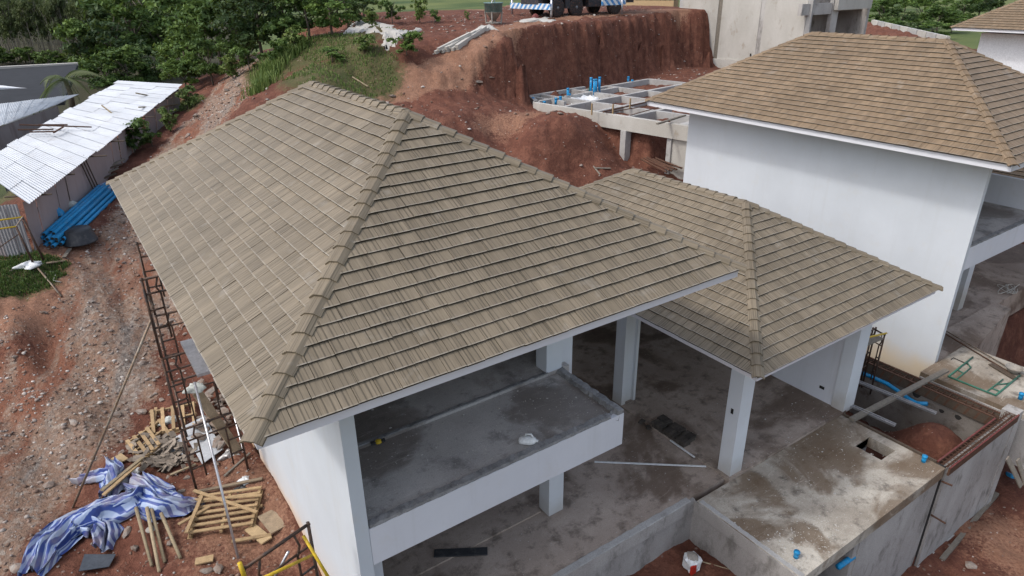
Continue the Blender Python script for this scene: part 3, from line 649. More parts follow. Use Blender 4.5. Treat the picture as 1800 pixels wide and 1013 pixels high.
MB().box(hx0-.1, hx1+.22, hy0-.1, hy1+.75, -.72, -.66).build('hatch_shade', 'dark_void', terr)  # near-black sheet stands in for the shade deep inside the hatch
for b in ((9.55, 12.40, -1.46, -1.30, -2.95, -.272), (7.62, 7.95, -1.46, -1.2, -2.95, -.272), (7.64, 7.8, -1.2, .90, -2.9, -.272), (9.40, 9.55, -1.44, .5, -2.95, -.274)):
    MB().box(*b).build('retaining_wall', 'concrete_wall', terr)
# sunken court walls beside the terrace
court = struct(MB().box(1.30, 7.617, .79, .848, -.30, -.005).build('court_wall', 'concrete_wall'))
MB().box(1.30, 7.70, .83, .95, -1.4, -.302).build('lower_face', 'concrete_wall', court)
MB().box(7.60, 7.618, -1.49, .786, -.29, -.03).build('side_beam', 'concrete_wall', court)
rough_curb([(1.4,.86,-.004),(7.5,.86,-.004)], .14, .012, 'edge_crust', 'concrete_fresh', court, 60, 8)
rough_curb([(7.68,.70,-.02),(7.68,-1.48,-.02)], .10, .012, 'edge_crust', 'concrete_fresh', court, 40, 9)

# ------------------------------------------------------------------ the house to the right, same type
DX, DY, DZ = 15.93, .07, .12
H2 = thing('house', (20, 5, -.4), 'tan-roofed white house on the right with a tall blank wall and balcony', 'house', 'houses on the building site')
def sh(b): return (b[0]+DX, b[1]+DX, b[2]+DY, b[3]+DY, b[4]+DZ, b[5]+DZ)
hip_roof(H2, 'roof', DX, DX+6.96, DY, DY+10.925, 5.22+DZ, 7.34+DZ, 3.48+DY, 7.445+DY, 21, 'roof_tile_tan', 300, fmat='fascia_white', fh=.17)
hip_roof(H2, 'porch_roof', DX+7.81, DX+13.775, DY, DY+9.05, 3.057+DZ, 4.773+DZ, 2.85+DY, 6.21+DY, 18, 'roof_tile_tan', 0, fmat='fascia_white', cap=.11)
for m_, b in (('white_plaster_right', (1.06,1.20,.79,9.93,-1.5,5.02)), ('white_plaster_upper', (1.20,5.9,9.75,9.93,-1.5,5.02)), ('white_plaster_upper', (5.72,5.9,2.66,9.75,2.5,3.35)),
              ('white_plaster_upper', (1.20,5.72,6.2,6.3,2.86,5.02)), ('white_plaster_upper', (5.9,12.65,8.3,8.45,-.6,2.93))): wall(H2, m_, *sh(b))
wall(H2, 'white_plaster_upper', *sh((5.58,5.72,.935,2.655,2.5,3.62)), name='parapet')
MB().box(*sh((1.20,5.56,.93,9.74,2.5,2.80))).build('balcony_floor', 'slab_grey', H2)
MB().box(*sh((1.204,5.57,.794,.93,2.2,2.80))).build('balcony_beam', 'white_plaster_upper', H2)
rough_curb([(DX+1.24,DY+.865,2.801+DZ),(DX+5.5,DY+.865,2.801+DZ)], .13, .045, 'curb', 'curb_dark', H2, 40)
for b in ((8.62,8.97,.80,1.10,-.6,2.93), (5.05,5.38,2.02,2.32,-.6,2.5), (12.47,12.9,.76,1.05,-.6,2.93)): MB().box(*sh(b)).build('column', 'column_white', H2)
struct(MB().box(17.18, 29, 1.62, 9.6, -1.3, -.42).build('lower_floor', 'slab_brown'))

# third house, far right on higher ground
D3 = (37.4, .7, 1.45)
H3 = thing('house', (42, 5, 1.3), 'white house with brown tiled roof in the far top right corner', 'house', 'houses on the building site')
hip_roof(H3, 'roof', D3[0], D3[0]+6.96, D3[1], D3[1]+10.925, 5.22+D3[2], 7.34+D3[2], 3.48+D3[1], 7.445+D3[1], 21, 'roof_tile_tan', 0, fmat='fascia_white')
MB().box(D3[0]+1.06, D3[0]+5.9, D3[1]+.8, D3[1]+9.93, 0, 6.4).build('wall', 'white_render', H3)
# ------------------------------------------------------------------ open tank with formwork, right of the terrace
T = thing('concrete_tank', (13.8, 0, -2.8), 'open concrete tank with rusty formwork rim and red soil inside', 'tank')
MB().box(12.50, 15.62, -1.52, -1.36, -2.95, -.17).build('front_wall', 'concrete_wall', T)
MB().box(12.50, 15.55, -1.545, -1.521, -2.95, -2.75).build('footing', 'concrete_fresh', T)
MB().box(15.08, 15.28, -1.35, 8, -2.95, -.22).build('far_wall', 'tank_wall', T)
MB().box(12.41, 12.495, -1.47, -1.30, -2.95, -.03).build('joint_shade', 'dark_void', T)  # near-black strip paints in the shade on the recessed pilaster
MB().box(15.62, 15.95, -1.54, -1.22, -2.95, -.02).build('corner_column', 'concrete_wall', T)
for a, b, w_, h_, m_ in (((12.45,-1.56,-.09),(15.62,-1.56,-.09),.035,.18,'rust'), ((12.45,-1.565,.005),(15.62,-1.565,.005),.03,.02,'red_paint'), ((12.47,-1.32,-.09),(15.05,-1.32,-.09),.035,.18,'rust'), ((12.47,-1.318,.005),(15.05,-1.318,.005),.03,.02,'red_paint'),
      ((15.05,-1.3,-.12),(15.05,8,-.12),.03,.24,'dark_wood'), ((15.33,-1.3,-.10),(15.33,8,-.10),.03,.20,'dark_wood'), ((15.05,-1.3,.015),(15.05,8,.015),.05,.02,'rust'), ((15.33,-1.3,.015),(15.33,8,.015),.05,.02,'rust'), ((12.455,-1.3,-.04),(12.455,.7,-.04),.03,.13,'dark_wood')):
    MB().bar(a, b, w_, h_).build('form_board', m_, T)
for k_ in range(4):
    MB().tube([(12.5,-1.50+.05*k_,-.03-.06*(k_%2)),(15.6,-1.50+.05*k_,-.03-.06*(k_%2))], .011, 5).build('rebar', 'rust', T)
    MB().tube([(15.10+.06*k_,-1.4,-.03-.08*(k_%2)),(15.10+.06*k_,7,-.03-.08*(k_%2))], .011, 5).build('rebar', 'rust', T)
tie = MB().tube([(0,-.1,-.12),(0,-.1,.012),(0,.1,.012),(0,.1,-.12)], .009, 4).mesh('stirrup', 'rust')
for k_ in range(24):
    o = link('stirrup', tie, T); o.location = (12.6+k_*.128+random.uniform(-.02,.02), -1.44, random.uniform(-.02,.01)); o.rotation_euler.z = random.uniform(-.12,.12)
for k_ in range(40):
    o = link('stirrup', tie, T); o.location = (15.19, -1.2+k_*.15+random.uniform(-.02,.02), random.uniform(-.02,.01)); o.rotation_euler.z = math.pi/2+random.uniform(-.12,.12)
strp = MB().poly([(0,0,0),(0,.05,0),(0,.12,-.2),(0,.07,-.2)], [(0,1,2,3)]).mesh('strap', 'rust')
for k_ in range(26): o = link('strap', strp, T); o.location = (15.033, -1.25+k_*.22, -.02)
for (u, v, r_) in ((1611,694,.10), (1655,723,.06), (1684,734,.075)):
    c = at(u, v, x=15.078); m = MB(); n_ = 9
    ring = [c+Vector((-.003, math.cos(t)*r_*(1+.2*math.sin(3*t)), math.sin(t)*r_*.85)) for t in np.linspace(0, 2*math.pi, n_, endpoint=False)]
    m.face(ring).build('hole', 'dark_void', T)
for (p, q) in (((12.42,-1.5,-.35),(12.50,-1.68,-.38)), ((12.44,-1.5,-1.25),(12.58,-1.75,-1.37))): MB().tube([p,q], .02, 6).build('tie_bolt', 'rust', T)

def pipe(pts, r, mat, label, cat='pipe', group=None, name='pipe', n=10, hollow=False):
    o = MB().tube(pts, r, n, cap=True).build(name, mat, None, True)
    if hollow: end_hole(o, pts, r)
    return tag(o, label, cat, group)
def end_hole(o, pts, r, both=False):
    a, b = Vector(pts[0]), Vector(pts[1]); d = (a-b).normalized(); s_ = d.cross(Vector((0,0,1)) if abs(d.z) < .9 else Vector((1,0,0))).normalized(); t_ = d.cross(s_)
    MB().face([a+d*.003+(s_*math.cos(x)+t_*math.sin(x))*r*.78 for x in np.linspace(0, 6.283, 10, endpoint=False)]).build('opening', 'dark_void', o)
def spipe(u, v, z, h, r, label, group='short blue pipe stubs'):
    c = at(u, v, z=z); m = thing('pipe_stub', c, label, 'pipe', group)
    MB().tube([c, c+Vector((0,0,h))], r, 10).build('pipe', 'blue_pvc', m, True); MB().tube([c+Vector((0,0,h*.72)), c+Vector((0,0,h+.006))], r*1.2, 10).build('cap', 'blue_pvc', m, True)
spipe(1399, 980, -.02, .13, .045, 'short blue pipe stub near the front corner of the terrace')
spipe(1623, 812, -.02, .15, .045, 'short blue pipe stub at the tank side of the terrace')
spipe(1793, 702, -.28, .17, .05, 'blue pipe stub on the pale slab at the right edge')
pipe([at(1497,640,x=14.95), at(1513,647,x=14.95)], .045, 'blue_pvc', 'short blue pipe end just behind the porch corner column')
pipe([at(u, v, x=14.95) for u, v in ((1470,633),(1500,650),(1530,662),(1560,675),(1585,692),(1600,703),(1612,709),(1630,710))], .05, 'blue_pvc', 'long blue drain pipe along the inside wall of the tank')
pipe([at(1473,997,y=-1.40), at(1497,980,y=-1.40), at(1522,963,y=-1.40)], .055, 'blue_pvc', 'blue pipe in the opening below the terrace edge')
pipe([at(1760,829,y=-1.1), at(1781,838,y=-1.5)], .055, 'blue_pvc', 'blue pipe sticking out beside the tank corner column', hollow=False)
for (p, q, lb) in (((1478,660),(1645,728),'long galvanised steel channel lying over the tank'), ((1486,710),(1573,749),'shorter galvanised steel channel beside the terrace edge')):
    a, b = at(*p, z=.05), at(*q, z=.05); s_ = Vector((.06,0,0)); m = MB().bar(a, b, .09, .012)
    m.bar(a-s_*.7+Vector((0,0,.02)), b-s_*.7+Vector((0,0,.02)), .012, .05); m.bar(a+s_*.7+Vector((0,0,.02)), b+s_*.7+Vector((0,0,.02)), .012, .05)
    tag(m.build('steel_channel', 'galvanised'), lb, 'steel channel')
tag(MB().bar(at(1497,738,z=.07), at(1664,651,z=.0), .13, .06).build('timber_beam', 'grey_wood'), 'weathered timber beam bridging the tank from porch to next house', 'beam')

# scaffold H-frame: built upright in the XZ plane, origin at one foot
def hframe(parent, w_, h_, mat='scaffold_steel', r=.021, M=None, lad=True, yellow=False):
    M = M or Matrix(); q = lambda *p: M @ Vector(p)
    for x in (0, w_): MB().tube([q(x,0,0), q(x,0,h_)], r, 7).build('post', mat, parent, True)
    MB().tube([q(-.02,0,h_-.03), q(w_+.02,0,h_-.03)], r, 7).build('top_bar', 'yellow_paint' if yellow else mat, parent, True)
    if lad:
        for x in (w_*.24, w_*.76):
            MB().tube([q(x,0,h_*.22), q(x,0,h_*.78), q(x-(.05 if x < w_/2 else -.05),0,h_*.86), q(x,0,h_-.04)], r*.75, 6).build('inner_post', mat, parent, True)
        for z in (.38, .6, .8):
            for (a, b) in ((0, .24), (.76, 1)): MB().tube([q(w_*a,0,h_*z), q(w_*b,0,h_*z)], r*.75, 6).build('rung', mat, parent, True)
        MB().tube([q(w_*.24,0,h_*.80), q(w_*.76,0,h_*.80)], r*.75, 6).build('rung', mat, parent, True)
SF = thing('scaffold', (14.5, 1.2, -.6), 'dark scaffold frame with yellow top bar standing in the tank', 'scaffold', 'scaffolding around the houses')
hframe(SF, 1.0, 1.75, M=Matrix.Translation((13.72, 1.5, -.55)), lad=True); hframe(SF, .35, 1.72, M=Matrix.Translation((14.62, 1.22, -.55)) @ Matrix.Rotation(rad(75), 4, 'Z'))
MB().tube([(13.4,1.3,1.35),(14.70,1.22,1.16)], .024, 7).build('brace', 'yellow_paint', SF, True)
MB().tube([(13.7,1.5,.1),(14.68,1.22,-.45)], .012, 5).build('brace', 'scaffold_steel', SF)
MB().bar((13.6,1.4,1.0),(14.6,1.3,1.05), .18, .03).build('board', 'grey_wood', SF)

# slab of the next house, with the things lying on it
nx = struct(MB().box(16.22, 18.6, -2.2, .84, -.95, -.28).build('next_terrace', 'slab_terrace'))
MB().box(16.18, 16.24, -2.2, .82, -1.6, -.40).build('slab_face', 'concrete_wall', nx)
MB().hexa([(18.0,.52,-2.4),(22.3,1.15,-2.4),(22.3,1.64,-2.4),(18.0,1.64,-2.4)], [(18.0,.52,-.33),(22.3,1.15,-.33),(22.3,1.64,-.33),(18.0,1.64,-.33)]).build('pool_wall', 'slab_brown', nx)
MB().box(17.2, 17.99, .845, 1.62, -1.2, -.335).build('pool_edge', 'slab_brown', nx)
G = thing('scaffold', at(1710,660,z=-.27), 'green scaffold frame lying flat on the pale slab at right', 'scaffold', 'scaffolding around the houses')
gl = [((1710,628),(1667,662)),((1667,662),(1750,695)),((1794,659),(1750,695)),((1707,646),(1681,667)),((1763,667),(1735,688)),((1700,637),(1706,646)),((1683,650),(1694,657)),((1775,674),(1752,676)),((1757,688),(1744,683))]
for i, (p, q) in enumerate(gl): MB().tube([at(*p, z=-.255), at(*q, z=-.255)], .024 if i < 3 else .017, 6).build('tube', 'green_paint', G, True)
pc = at(1780, 655, z=-.26)
tag(MB().lathe(pc, [(.10,0),(.17,.10),(.19,.15),(.20,.155),(.18,.13),(.11,.03)], 16).build('basin', 'cement_crust', None, True), 'pale cement-crusted basin on the slab at the right edge', 'basin')
tag(MB().bar(at(1742,640,z=-.25), at(1785,666,z=-.25), .16, .03).build('plank', 'dark_wood'), 'short dark plank beside the basin on the slab', 'plank', 'loose planks')
for i, (p, q) in enumerate((((1655,583),(1775,655)), ((1660,580),(1800,662)))):
    tag(MB().tube([at(*p, z=-.24), at(*q, z=-.24)], .018, 6).build('steel_rod', ['rust', 'brace_steel'][i]), ['rusty steel rod reaching across the slab to the basin', 'grey steel rod beside the rusty one on the next slab'][i], 'rod')
rp = [at(1775+22*math.cos(t*1.7)*(.6+.4*math.sin(t*.9)), 508+8*math.sin(t*2.3), z=-.31) for t in np.linspace(0, 14, 60)]
tag(MB().tube(rp, .012, 5).build('rope', 'rope'), 'tangled pale rope on the brown floor of the next house', 'rope')
tag(MB().tube([at(u, v, z=-.26) for u, v in ((1672,632),(1676,629),(1700,640),(1707,645))], .012, 5).build('wire', 'dark_void'), 'bent dark wire next to the green frame', 'wire')
for i, (p, q) in enumerate((((1771,805,-.9),(1795,855,-2.6)), ((1789,808,-.9),(1806,860,-2.6)))):
    a, b = at(p[0], p[1], y=-1.9), at(q[0], q[1], y=-2.2)
    tag(MB().bar(a, b, .12, .03, up=(0,1,0)).build('plank', 'grey_wood'), ['grey plank leaning by the tank corner, left of two', 'grey plank leaning by the tank corner, right of two'][i], 'plank', 'loose planks')
tag(MB().bar(at(1655,985,z=-2.75), at(1752,868,z=-2.72), .10, .08).build('timber_beam', 'grey_wood'), 'weathered timber lying along the foot of the tank wall', 'beam')

# ------------------------------------------------------------------ things left on the floors
for (p, q, lb) in (((1045,812),(1241,820),'long white plastic rod lying on the ground floor'), ((1178,774),(1221,804),'short white plastic rod by the brick stack')):
    tag(MB().bar(at(*p, z=.045 if p[0] > 1100 else .02), at(*q, z=.045 if p[0] > 1100 else .04), .035, .018).build('plastic_rod', 'white_plastic'), lb, 'rod')
bs = thing('brick_stack', (8.8, 2.5, .035), 'low stack of dark grey bricks on the porch floor', 'bricks')
bk = MB().box(-.10, .10, -.038, .038, 0, .062).mesh('brick', 'brick_dark'); r_ = random.Random(2)
A0, A1 = at(1152,748,z=.035), at(1205,783,z=.035)
for i in range(13):
    for j in range(2):
        for k_ in range(2 if i not in (4, 9) else 1):
            o = link('brick', bk, bs); p = A0.lerp(A1, i/12)+Vector((.21*j+r_.uniform(-.015,.015), .04*j, .064*k_)); o.location = p; o.rotation_euler.z = r_.uniform(-.1,.1)+.05
for (u, v, s, a_) in ((1128,742,1,.3), (1140,752,.8,1.1)):
    o = link('brick', MB().box(-.08*s,.08*s,-.05,.05,0,.03).mesh('brick', 'brick_dark')); o.location = at(u, v, z=.035); o.rotation_euler.z = a_
    o.name = 'cement_lump'; tag(o, ['dark cement lump by the porch back column', 'smaller dark lump between column and bricks'][0 if u < 1135 else 1], 'debris', 'floor debris')
def board(u0, v0, u1, v1, z, w_, t_, mat, name, label, cat, group=None, z1=None):
    return tag(MB().bar(at(u0, v0, z=z), at(u1, v1, z=z if z1 is None else z1), w_, t_).build(name, mat), label, cat, group)
board(763, 973, 857, 969, .05, .16, .03, 'black_plastic', 'board', 'black dusty board lying on the ground floor under the balcony', 'board')
# plastic jug on the balcony
jc = at(928, 781, z=2.80); J = thing('plastic_jug', jc, 'white plastic jug lying on the balcony floor', 'jug')
Mx = Matrix.Translation(jc+Vector((0,0,.07))) @ Matrix.Rotation(rad(35), 4, 'Z') @ Matrix.Rotation(rad(80), 4, 'X')
m = MB().lathe((0,0,0), [(.05,-.13),(.075,-.12),(.08,-.05),(.08,.06),(.055,.11),(.022,.135),(.022,.16)], 12); m.v = [tuple(Mx @ Vector((p[0], p[1]*.8, p[2]))) for p in m.v]; m.build('body', 'white_plastic', J, True)
m = MB().tube([(0,.05,.1),(0,.11,.07),(0,.11,-.01),(0,.06,-.03)], .014, 6); m.v = [tuple(Mx @ Vector(p)) for p in m.v]; m.build('handle', 'white_plastic', J, True)
gc = at(665, 778, z=2.865); GL = thing('glove', gc, 'small black and yellow glove on the upper floor', 'glove')
MB().lathe(gc, [(.05,0),(.06,.015),(.04,.04),(.01,.05)], 8).build('palm', 'yellow_paint', GL, True); MB().bar(gc+Vector((-.11,.02,.015)), gc+Vector((.1,-.02,.015)), .06, .03).build('cuff', 'black_plastic', GL)
# cement bag in the sunken court
bc = gp(1215, 1000); BG = thing('cement_bag', bc, 'torn red and white cement bag in the sunken court', 'bag')
m = MB(); n_ = 12; prof = [(.10,0),(.15,.05),(.14,.16),(.16,.25),(.10,.30),(.05,.28)]
m.lathe(bc, prof, n_); r_ = random.Random(4); m.v = [(p[0]+r_.uniform(-.03,.03), p[1]+r_.uniform(-.03,.03), p[2]+r_.uniform(-.02,.02)) for p in m.v]; m.build('sack', 'white_plastic', BG)
MB().box(bc.x-.165, bc.x-.05, bc.y-.15, bc.y-.10, bc.z+.06, bc.z+.24).build('red_print', 'lamp_red', BG)
m = MB().lathe(bc+Vector((.02,.02,.26)), [(.11,0),(.12,.03),(.07,.06),(.02,.07)], 8); m.v = [(p[0]+r_.uniform(-.02,.02), p[1]+r_.uniform(-.02,.02), p[2]) for p in m.v]; m.build('cement', 'cement_crust', BG)
tag(MB().tube([gp(1228,990)+Vector((0,0,.06)), gp(1300,1008)+Vector((0,0,.02))], .012, 5).build('stick', 'bamboo'), 'thin stick beside the cement bag in the court', 'stick')
# loose chips and rags on the slabs
chip = [MB().poly([(-.03,-.02,0),(.035,-.015,0),(.02,.03,0),(-.025,.02,0),(-.01,0,.018),(.012,.004,.015)], [(0,1,5,4),(1,2,5),(2,3,4,5),(3,0,4)]).mesh('mortar_chip', m_) for m_ in ('concrete_pale', 'cement_crust', 'brick_dark')]
r_ = random.Random(21); cm = MB()
def scatter_chips(n, x0, x1, y0, y1, z, smin=.1, smax=.42):
    for i in range(n):
        s = r_.uniform(smin, smax)*(1 if r_.random() < .9 else 1.8); a_ = r_.uniform(0, 6.28); x, y = r_.uniform(x0, x1), r_.uniform(y0, y1)
        b = len(cm.v); ca, sa = math.cos(a_)*s, math.sin(a_)*s
        cm.v += [(x+p[0]*ca-p[1]*sa, y+p[0]*sa+p[1]*ca, z+p[2]*s) for p in ((-.03,-.02,0),(.035,-.015,0),(.02,.03,0),(-.025,.02,0),(-.01,0,.018),(.012,.004,.015))]
        cm.f += [tuple(q+b for q in f) for f in ((0,1,5,4),(1,2,5),(2,3,4,5),(3,0,4))]
for a in ((420,7.7,12.3,-1.45,.7,-.02),(320,1.6,8.4,.9,6,.0),(380,8.6,12.4,.8,6,.035),(260,1.3,5.4,.95,2.3,2.80),(60,1.7,5.2,2.45,4,2.865),(260,7.7,9.2,-1.45,-.6,-.02),(60,8.6,12.3,.76,.95,.035),(70,16.3,19.3,-2,.8,-.28),(60,17.3,22,1,4,-.33)): scatter_chips(*a)
co = cm.build('mortar_chips', 'concrete_pale'); tag(co, 'scattered pale mortar chips on the concrete floors', 'debris', kind='stuff')
# ------------------------------------------------------------------ left yard: scaffold tower beside the house
TW = thing('scaffold_tower', (-.2, 5.92, .42), 'tall dark steel scaffold tower beside the near house', 'scaffold', 'scaffolding around the houses')
for k_ in range(3): hframe(TW, .95, 1.46, M=Matrix.Translation((-.2, 5.92, .42+1.46*k_)) @ Matrix.Rotation(rad(3), 4, 'Z'), r=.023)
for k_ in range(3): hframe(TW, .95, 1.46, M=Matrix.Translation((-.02, 7.7, .45+1.46*k_)) @ Matrix.Rotation(rad(-2), 4, 'Z'), r=.023)
for k_ in range(3):
    z0 = .6+1.46*k_
    if k_ != 1: MB().tube([(-.2,5.92,z0),(-.02,7.7,z0+1.1)], .013, 5).build('brace', 'scaffold_steel', TW)
    if k_ == 2: MB().tube([(-.02,7.7,z0),(-.2,5.92,z0+1.1)], .013, 5).build('brace', 'brace_steel', TW)
MB().tube([(.75,5.95,.5),(.9,7.68,1.7)], .013, 5).build('brace', 'galvanised', TW)
MB().bar(at(331,599,z=3.4), at(362,657,z=3.4), .26, .05).build('platform', 'galvanised', TW)
def pole(a, b, r, mat, label, name='pole', group='poles leaning by the scaffold', r2=None):
    a, b = Vector(a), Vector(b); md = (a+b)/2+Vector((random.uniform(-.02,.02), random.uniform(-.02,.02), -.02))
    return tag(MB().tube([a, md, b], r, 7, r2=r2).build(name, mat, None, True), label, 'pole', group)
pole(at(266,562,y=5.95), gp(128,893), .022, 'brace_steel', 'long grey pole slanting from the scaffold tower down to the tarpaulin')
pole(at(342,672,y=5.8), gp(419,982), .022, 'galvanised', 'grey pole slanting from the tower to the ground by the pallet')
pk = tag(MB().bar(at(346,689,y=6.15), at(419,795,y=6.0), .17, .05, up=(.3,-1,.2)).build('plank', 'plank_wood'), 'wide wooden plank leaning inside the scaffold tower', 'plank', 'loose planks')
# cloth hung over the plank
def lump(c, sx, sy, sz, mat, name, seed, label=None, cat=None, group=None, n=20, m_=10, amp=.22, parent=None):
    r_ = random.Random(seed); ph = [r_.uniform(0, 6.28) for _ in range(8)]; mb = MB(); c = Vector(c)
    for i in range(m_+1):
        t = math.pi*.5*i/m_*1.15
        for k in range(n):
            a = 2*math.pi*k/n; w_ = 1+amp*math.sin(3*a+ph[0]+2*t)+amp*.6*math.sin(7*a+ph[1]-3*t)+amp*.3*math.sin(13*a+ph[2])
            mb.v.append((c.x+sx*math.sin(t)*math.cos(a)*w_, c.y+sy*math.sin(t)*math.sin(a)*w_, c.z+max(-.02, sz*math.cos(t)*(1+amp*.5*math.sin(5*a+ph[3])))))
    for i in range(m_):
        for k in range(n): mb.f.append((i*n+k, (i+1)*n+k, (i+1)*n+(k+1)%n, i*n+(k+1)%n))
    o = mb.build(name, mat, parent, True)
    return tag(o, label, cat, group) if label else o
lump(at(343,684,y=6.1), .17, .13, .10, 'cloth_grey', 'cloth', 3, 'pale grey cloth bundled over the plank end', 'cloth')
# scaffold frame at the bottom edge, yellow brace
SB = thing('scaffold', (.2, 1.0, .45), 'dark scaffold frame with yellow braces at the bottom edge by the white wall', 'scaffold', 'scaffolding around the houses')
fa, fb = at(428,1003,y=.75), at(545,941,y=1.0)
d_ = (fb-fa); yaw_ = math.atan2(d_.y, d_.x); M0 = Matrix.Translation((fa.x, fa.y, fa.z-1.7)) @ Matrix.Rotation(yaw_, 4, 'Z')
hframe(SB, math.hypot(d_.x, d_.y), 1.75, M=M0, r=.022)
MB().tube([at(533,942,y=.95), at(580,1020,y=.6)], .02, 7).build('brace', 'yellow_paint', SB, True); MB().tube([at(549,976,y=.9), at(455,1020,y=.6)], .02, 7).build('brace', 'yellow_paint', SB, True)
MB().tube([at(507,970,y=.98), at(480,1020,y=1.1)], .018, 6).build('brace', 'galvanised', SB, True); MB().tube([at(421,990,y=.74), at(432,1020,y=.72)], .028, 6, r2=.03).build('post_sleeve', 'yellow_paint', SB, True)

# yellow-topped scaffold by the shed
SY = thing('scaffold', gp(60, 470), 'scaffold frame with yellow rails at the left edge in front of the shed', 'scaffold', 'scaffolding around the houses')
q0 = gp(62, 470); q1 = gp(77, 458); h_ = 1.15
tp = [q0+Vector((-.12,.05,h_)), q1+Vector((-.16,.2,h_+.05))]
for b_, t_ in zip((q0, q1), tp): MB().tube([b_, t_], .028, 7).build('post', 'scaffold_steel', SY, True)
MB().tube([tp[0]+Vector((-1.6,.25,-.02)), tp[0]], .022, 7).build('rail', 'yellow_paint', SY, True); MB().tube([tp[1]+Vector((-1.6,.25,-.02)), tp[1]], .022, 7).build('rail', 'yellow_paint', SY, True)
MB().tube([tp[0], tp[1]], .02, 6).build('cross_bar', 'brace_steel', SY); MB().tube([tp[0]*.45+tp[0]*.55+Vector((-.6,.1,0)), tp[1]+Vector((-.6,.1,0))], .016, 6).build('cross_bar', 'brace_steel', SY)
MB().tube([q0+Vector((-1.5,.3,.15)), tp[0]+Vector((.02,0,-.2))], .015, 6).build('brace', 'scaffold_steel', SY)
pole(q0+Vector((.02,-.02,.05)), gp(108, 523)+Vector((0,0,.03)), .024, 'brace_steel', 'brown pole lying from the yellow-railed scaffold down the bank')

# ------------------------------------------------------------------ pallets
def slat(parent, a, b, w_, t_, mat='pallet_wood', up=(0,0,1), name='slat'): MB().bar(a, b, w_, t_, up).build(name, mat, parent)
def pallet(quad, nslat, label, mat='pallet_wood', lift=.09, skip=()):
    """quad: four photo points of the pallet top; slats run from side 0-1 to side 3-2"""
    P = [gp(*q)+Vector((0,0,lift)) for q in quad]; c = sum(P, Vector())/4
    t = thing('wooden_pallet', c-Vector((0,0,lift)), label, 'pallet', 'broken pallets in the left yard')
    n = (P[1]-P[0]).cross(P[3]-P[0]).normalized(); n = n if n.z > 0 else -n
    for f in (0.03, .5, .97): slat(t, P[0].lerp(P[3], f)-n*.045, P[1].lerp(P[2], f)-n*.036, .045, .055, mat, n, 'stringer')
    for i in range(nslat):
        if i in skip: continue
        f = (i+.3)/(nslat-.4); j = random.uniform(-.012,.012); slat(t, P[0].lerp(P[1], f)+n*(.006+j*.2), P[3].lerp(P[2], f+j)+n*.006, .068, .02, mat, n)
    for f in (.02, .98): slat(t, P[0].lerp(P[3], f)-n*.095, P[1].lerp(P[2], f)-n*.095, .08, .018, mat, n, 'bottom_board')
    return t
pallet([(222,783),(284,742),(303,770),(248,818)], 6, 'small weathered pallet tilted on the broken tiles', skip=(4,))
pallet([(263,728),(345,712),(348,752),(266,770)], 5, 'pale pallet behind the scaffold foot')
pp = pallet([(332,948),(352,878),(462,862),(446,930)], 7, 'broken yellowish pallet lying by the white wall', lift=.10)
for (a, b) in (((331,950),(361,880)),((345,892),(463,885)),((318,935),(372,905)),((344,875),(455,915))): slat(pp, gp(*a)+Vector((0,0,.17)), gp(*b)+Vector((0,0,.19)), .06, .022)
# crate wood and offcuts lying about
off = [((345,868),(462,845),.07,'plank_wood','long batten lying behind the broken pallet'), ((440,930),(470,955),.20,'form_ply','ply offcut by the broken pallet'), ((408,955),(478,944),.07,'pallet_wood','batten in front of the broken pallet'),
       ((344,991),(376,985),.14,'pallet_wood','short yellow board lying alone on the red earth'), ((468,905),(492,935),.30,'plank_wood','square board against the foot of the white wall'), ((418,905),(462,893),.06,'pallet_wood','thin batten beside the wall end of the pallet'),
       ((205,805),(218,815),.20,'form_ply','small ply piece left of the tilted pallet'), ((82,465),(115,461),.12,'plank_wood','pale plank in front of the blue pipes'), ((113,455),(124,440),.10,'grey_wood','short grey board near the blue pipes'), ((300,838),(345,820),.05,'bamboo','thin batten by the broken tiles'), ((395,840),(440,800),.04,'grey_wood','grey stick beside the white wall'), ((270,755),(275,720),.06,'pallet_wood','upright batten behind the pale pallet')]
for (a, b, w_, m_, lb) in off:
    pa, pb = gp(*a), gp(*b); tag(MB().bar(pa+Vector((0,0,.04)), pb+Vector((0,0,.05)), w_, .025).build('plank', m_), lb, 'plank', 'loose planks')
# poles under the tarpaulin
for i, (a, b) in enumerate((((243,905),(268,998)), ((262,905),(281,1008)), ((270,908),(291,992)), ((287,915),(318,984)))):
    tag(MB().tube([gp(*a)+Vector((0,0,.16)), gp(*b)+Vector((0,0,.04))], .032, 7, r2=.027).build('pole', 'bamboo', None, True), ['leftmost wooden pole sticking out under the tarpaulin', 'second wooden pole from the left under the tarpaulin', 'third wooden pole from the left under the tarpaulin', 'rightmost wooden pole sticking out under the tarpaulin'][i], 'pole', 'poles under the tarpaulin')
tag(MB().lathe(gp(269,942)+Vector((0,0,.14)), [(.085,0),(.088,.012),(.08,.02)], 14).build('tin_lid', 'cement_crust', None, True), 'round pale tin lid lying on the wooden poles', 'lid')
for (a, b, m_, lb) in (((187,885),(256,822),'bamboo','bent yellow plank lying over the tarpaulin, upper one'), ((190,893),(250,832),'pallet_wood','straight plank lying over the tarpaulin, lower one')):
    tag(MB().bar(gp(*a)+Vector((0,0,.30)), gp(*b)+Vector((0,0,.24)), .07, .03).build('plank', m_), lb, 'plank', 'loose planks')
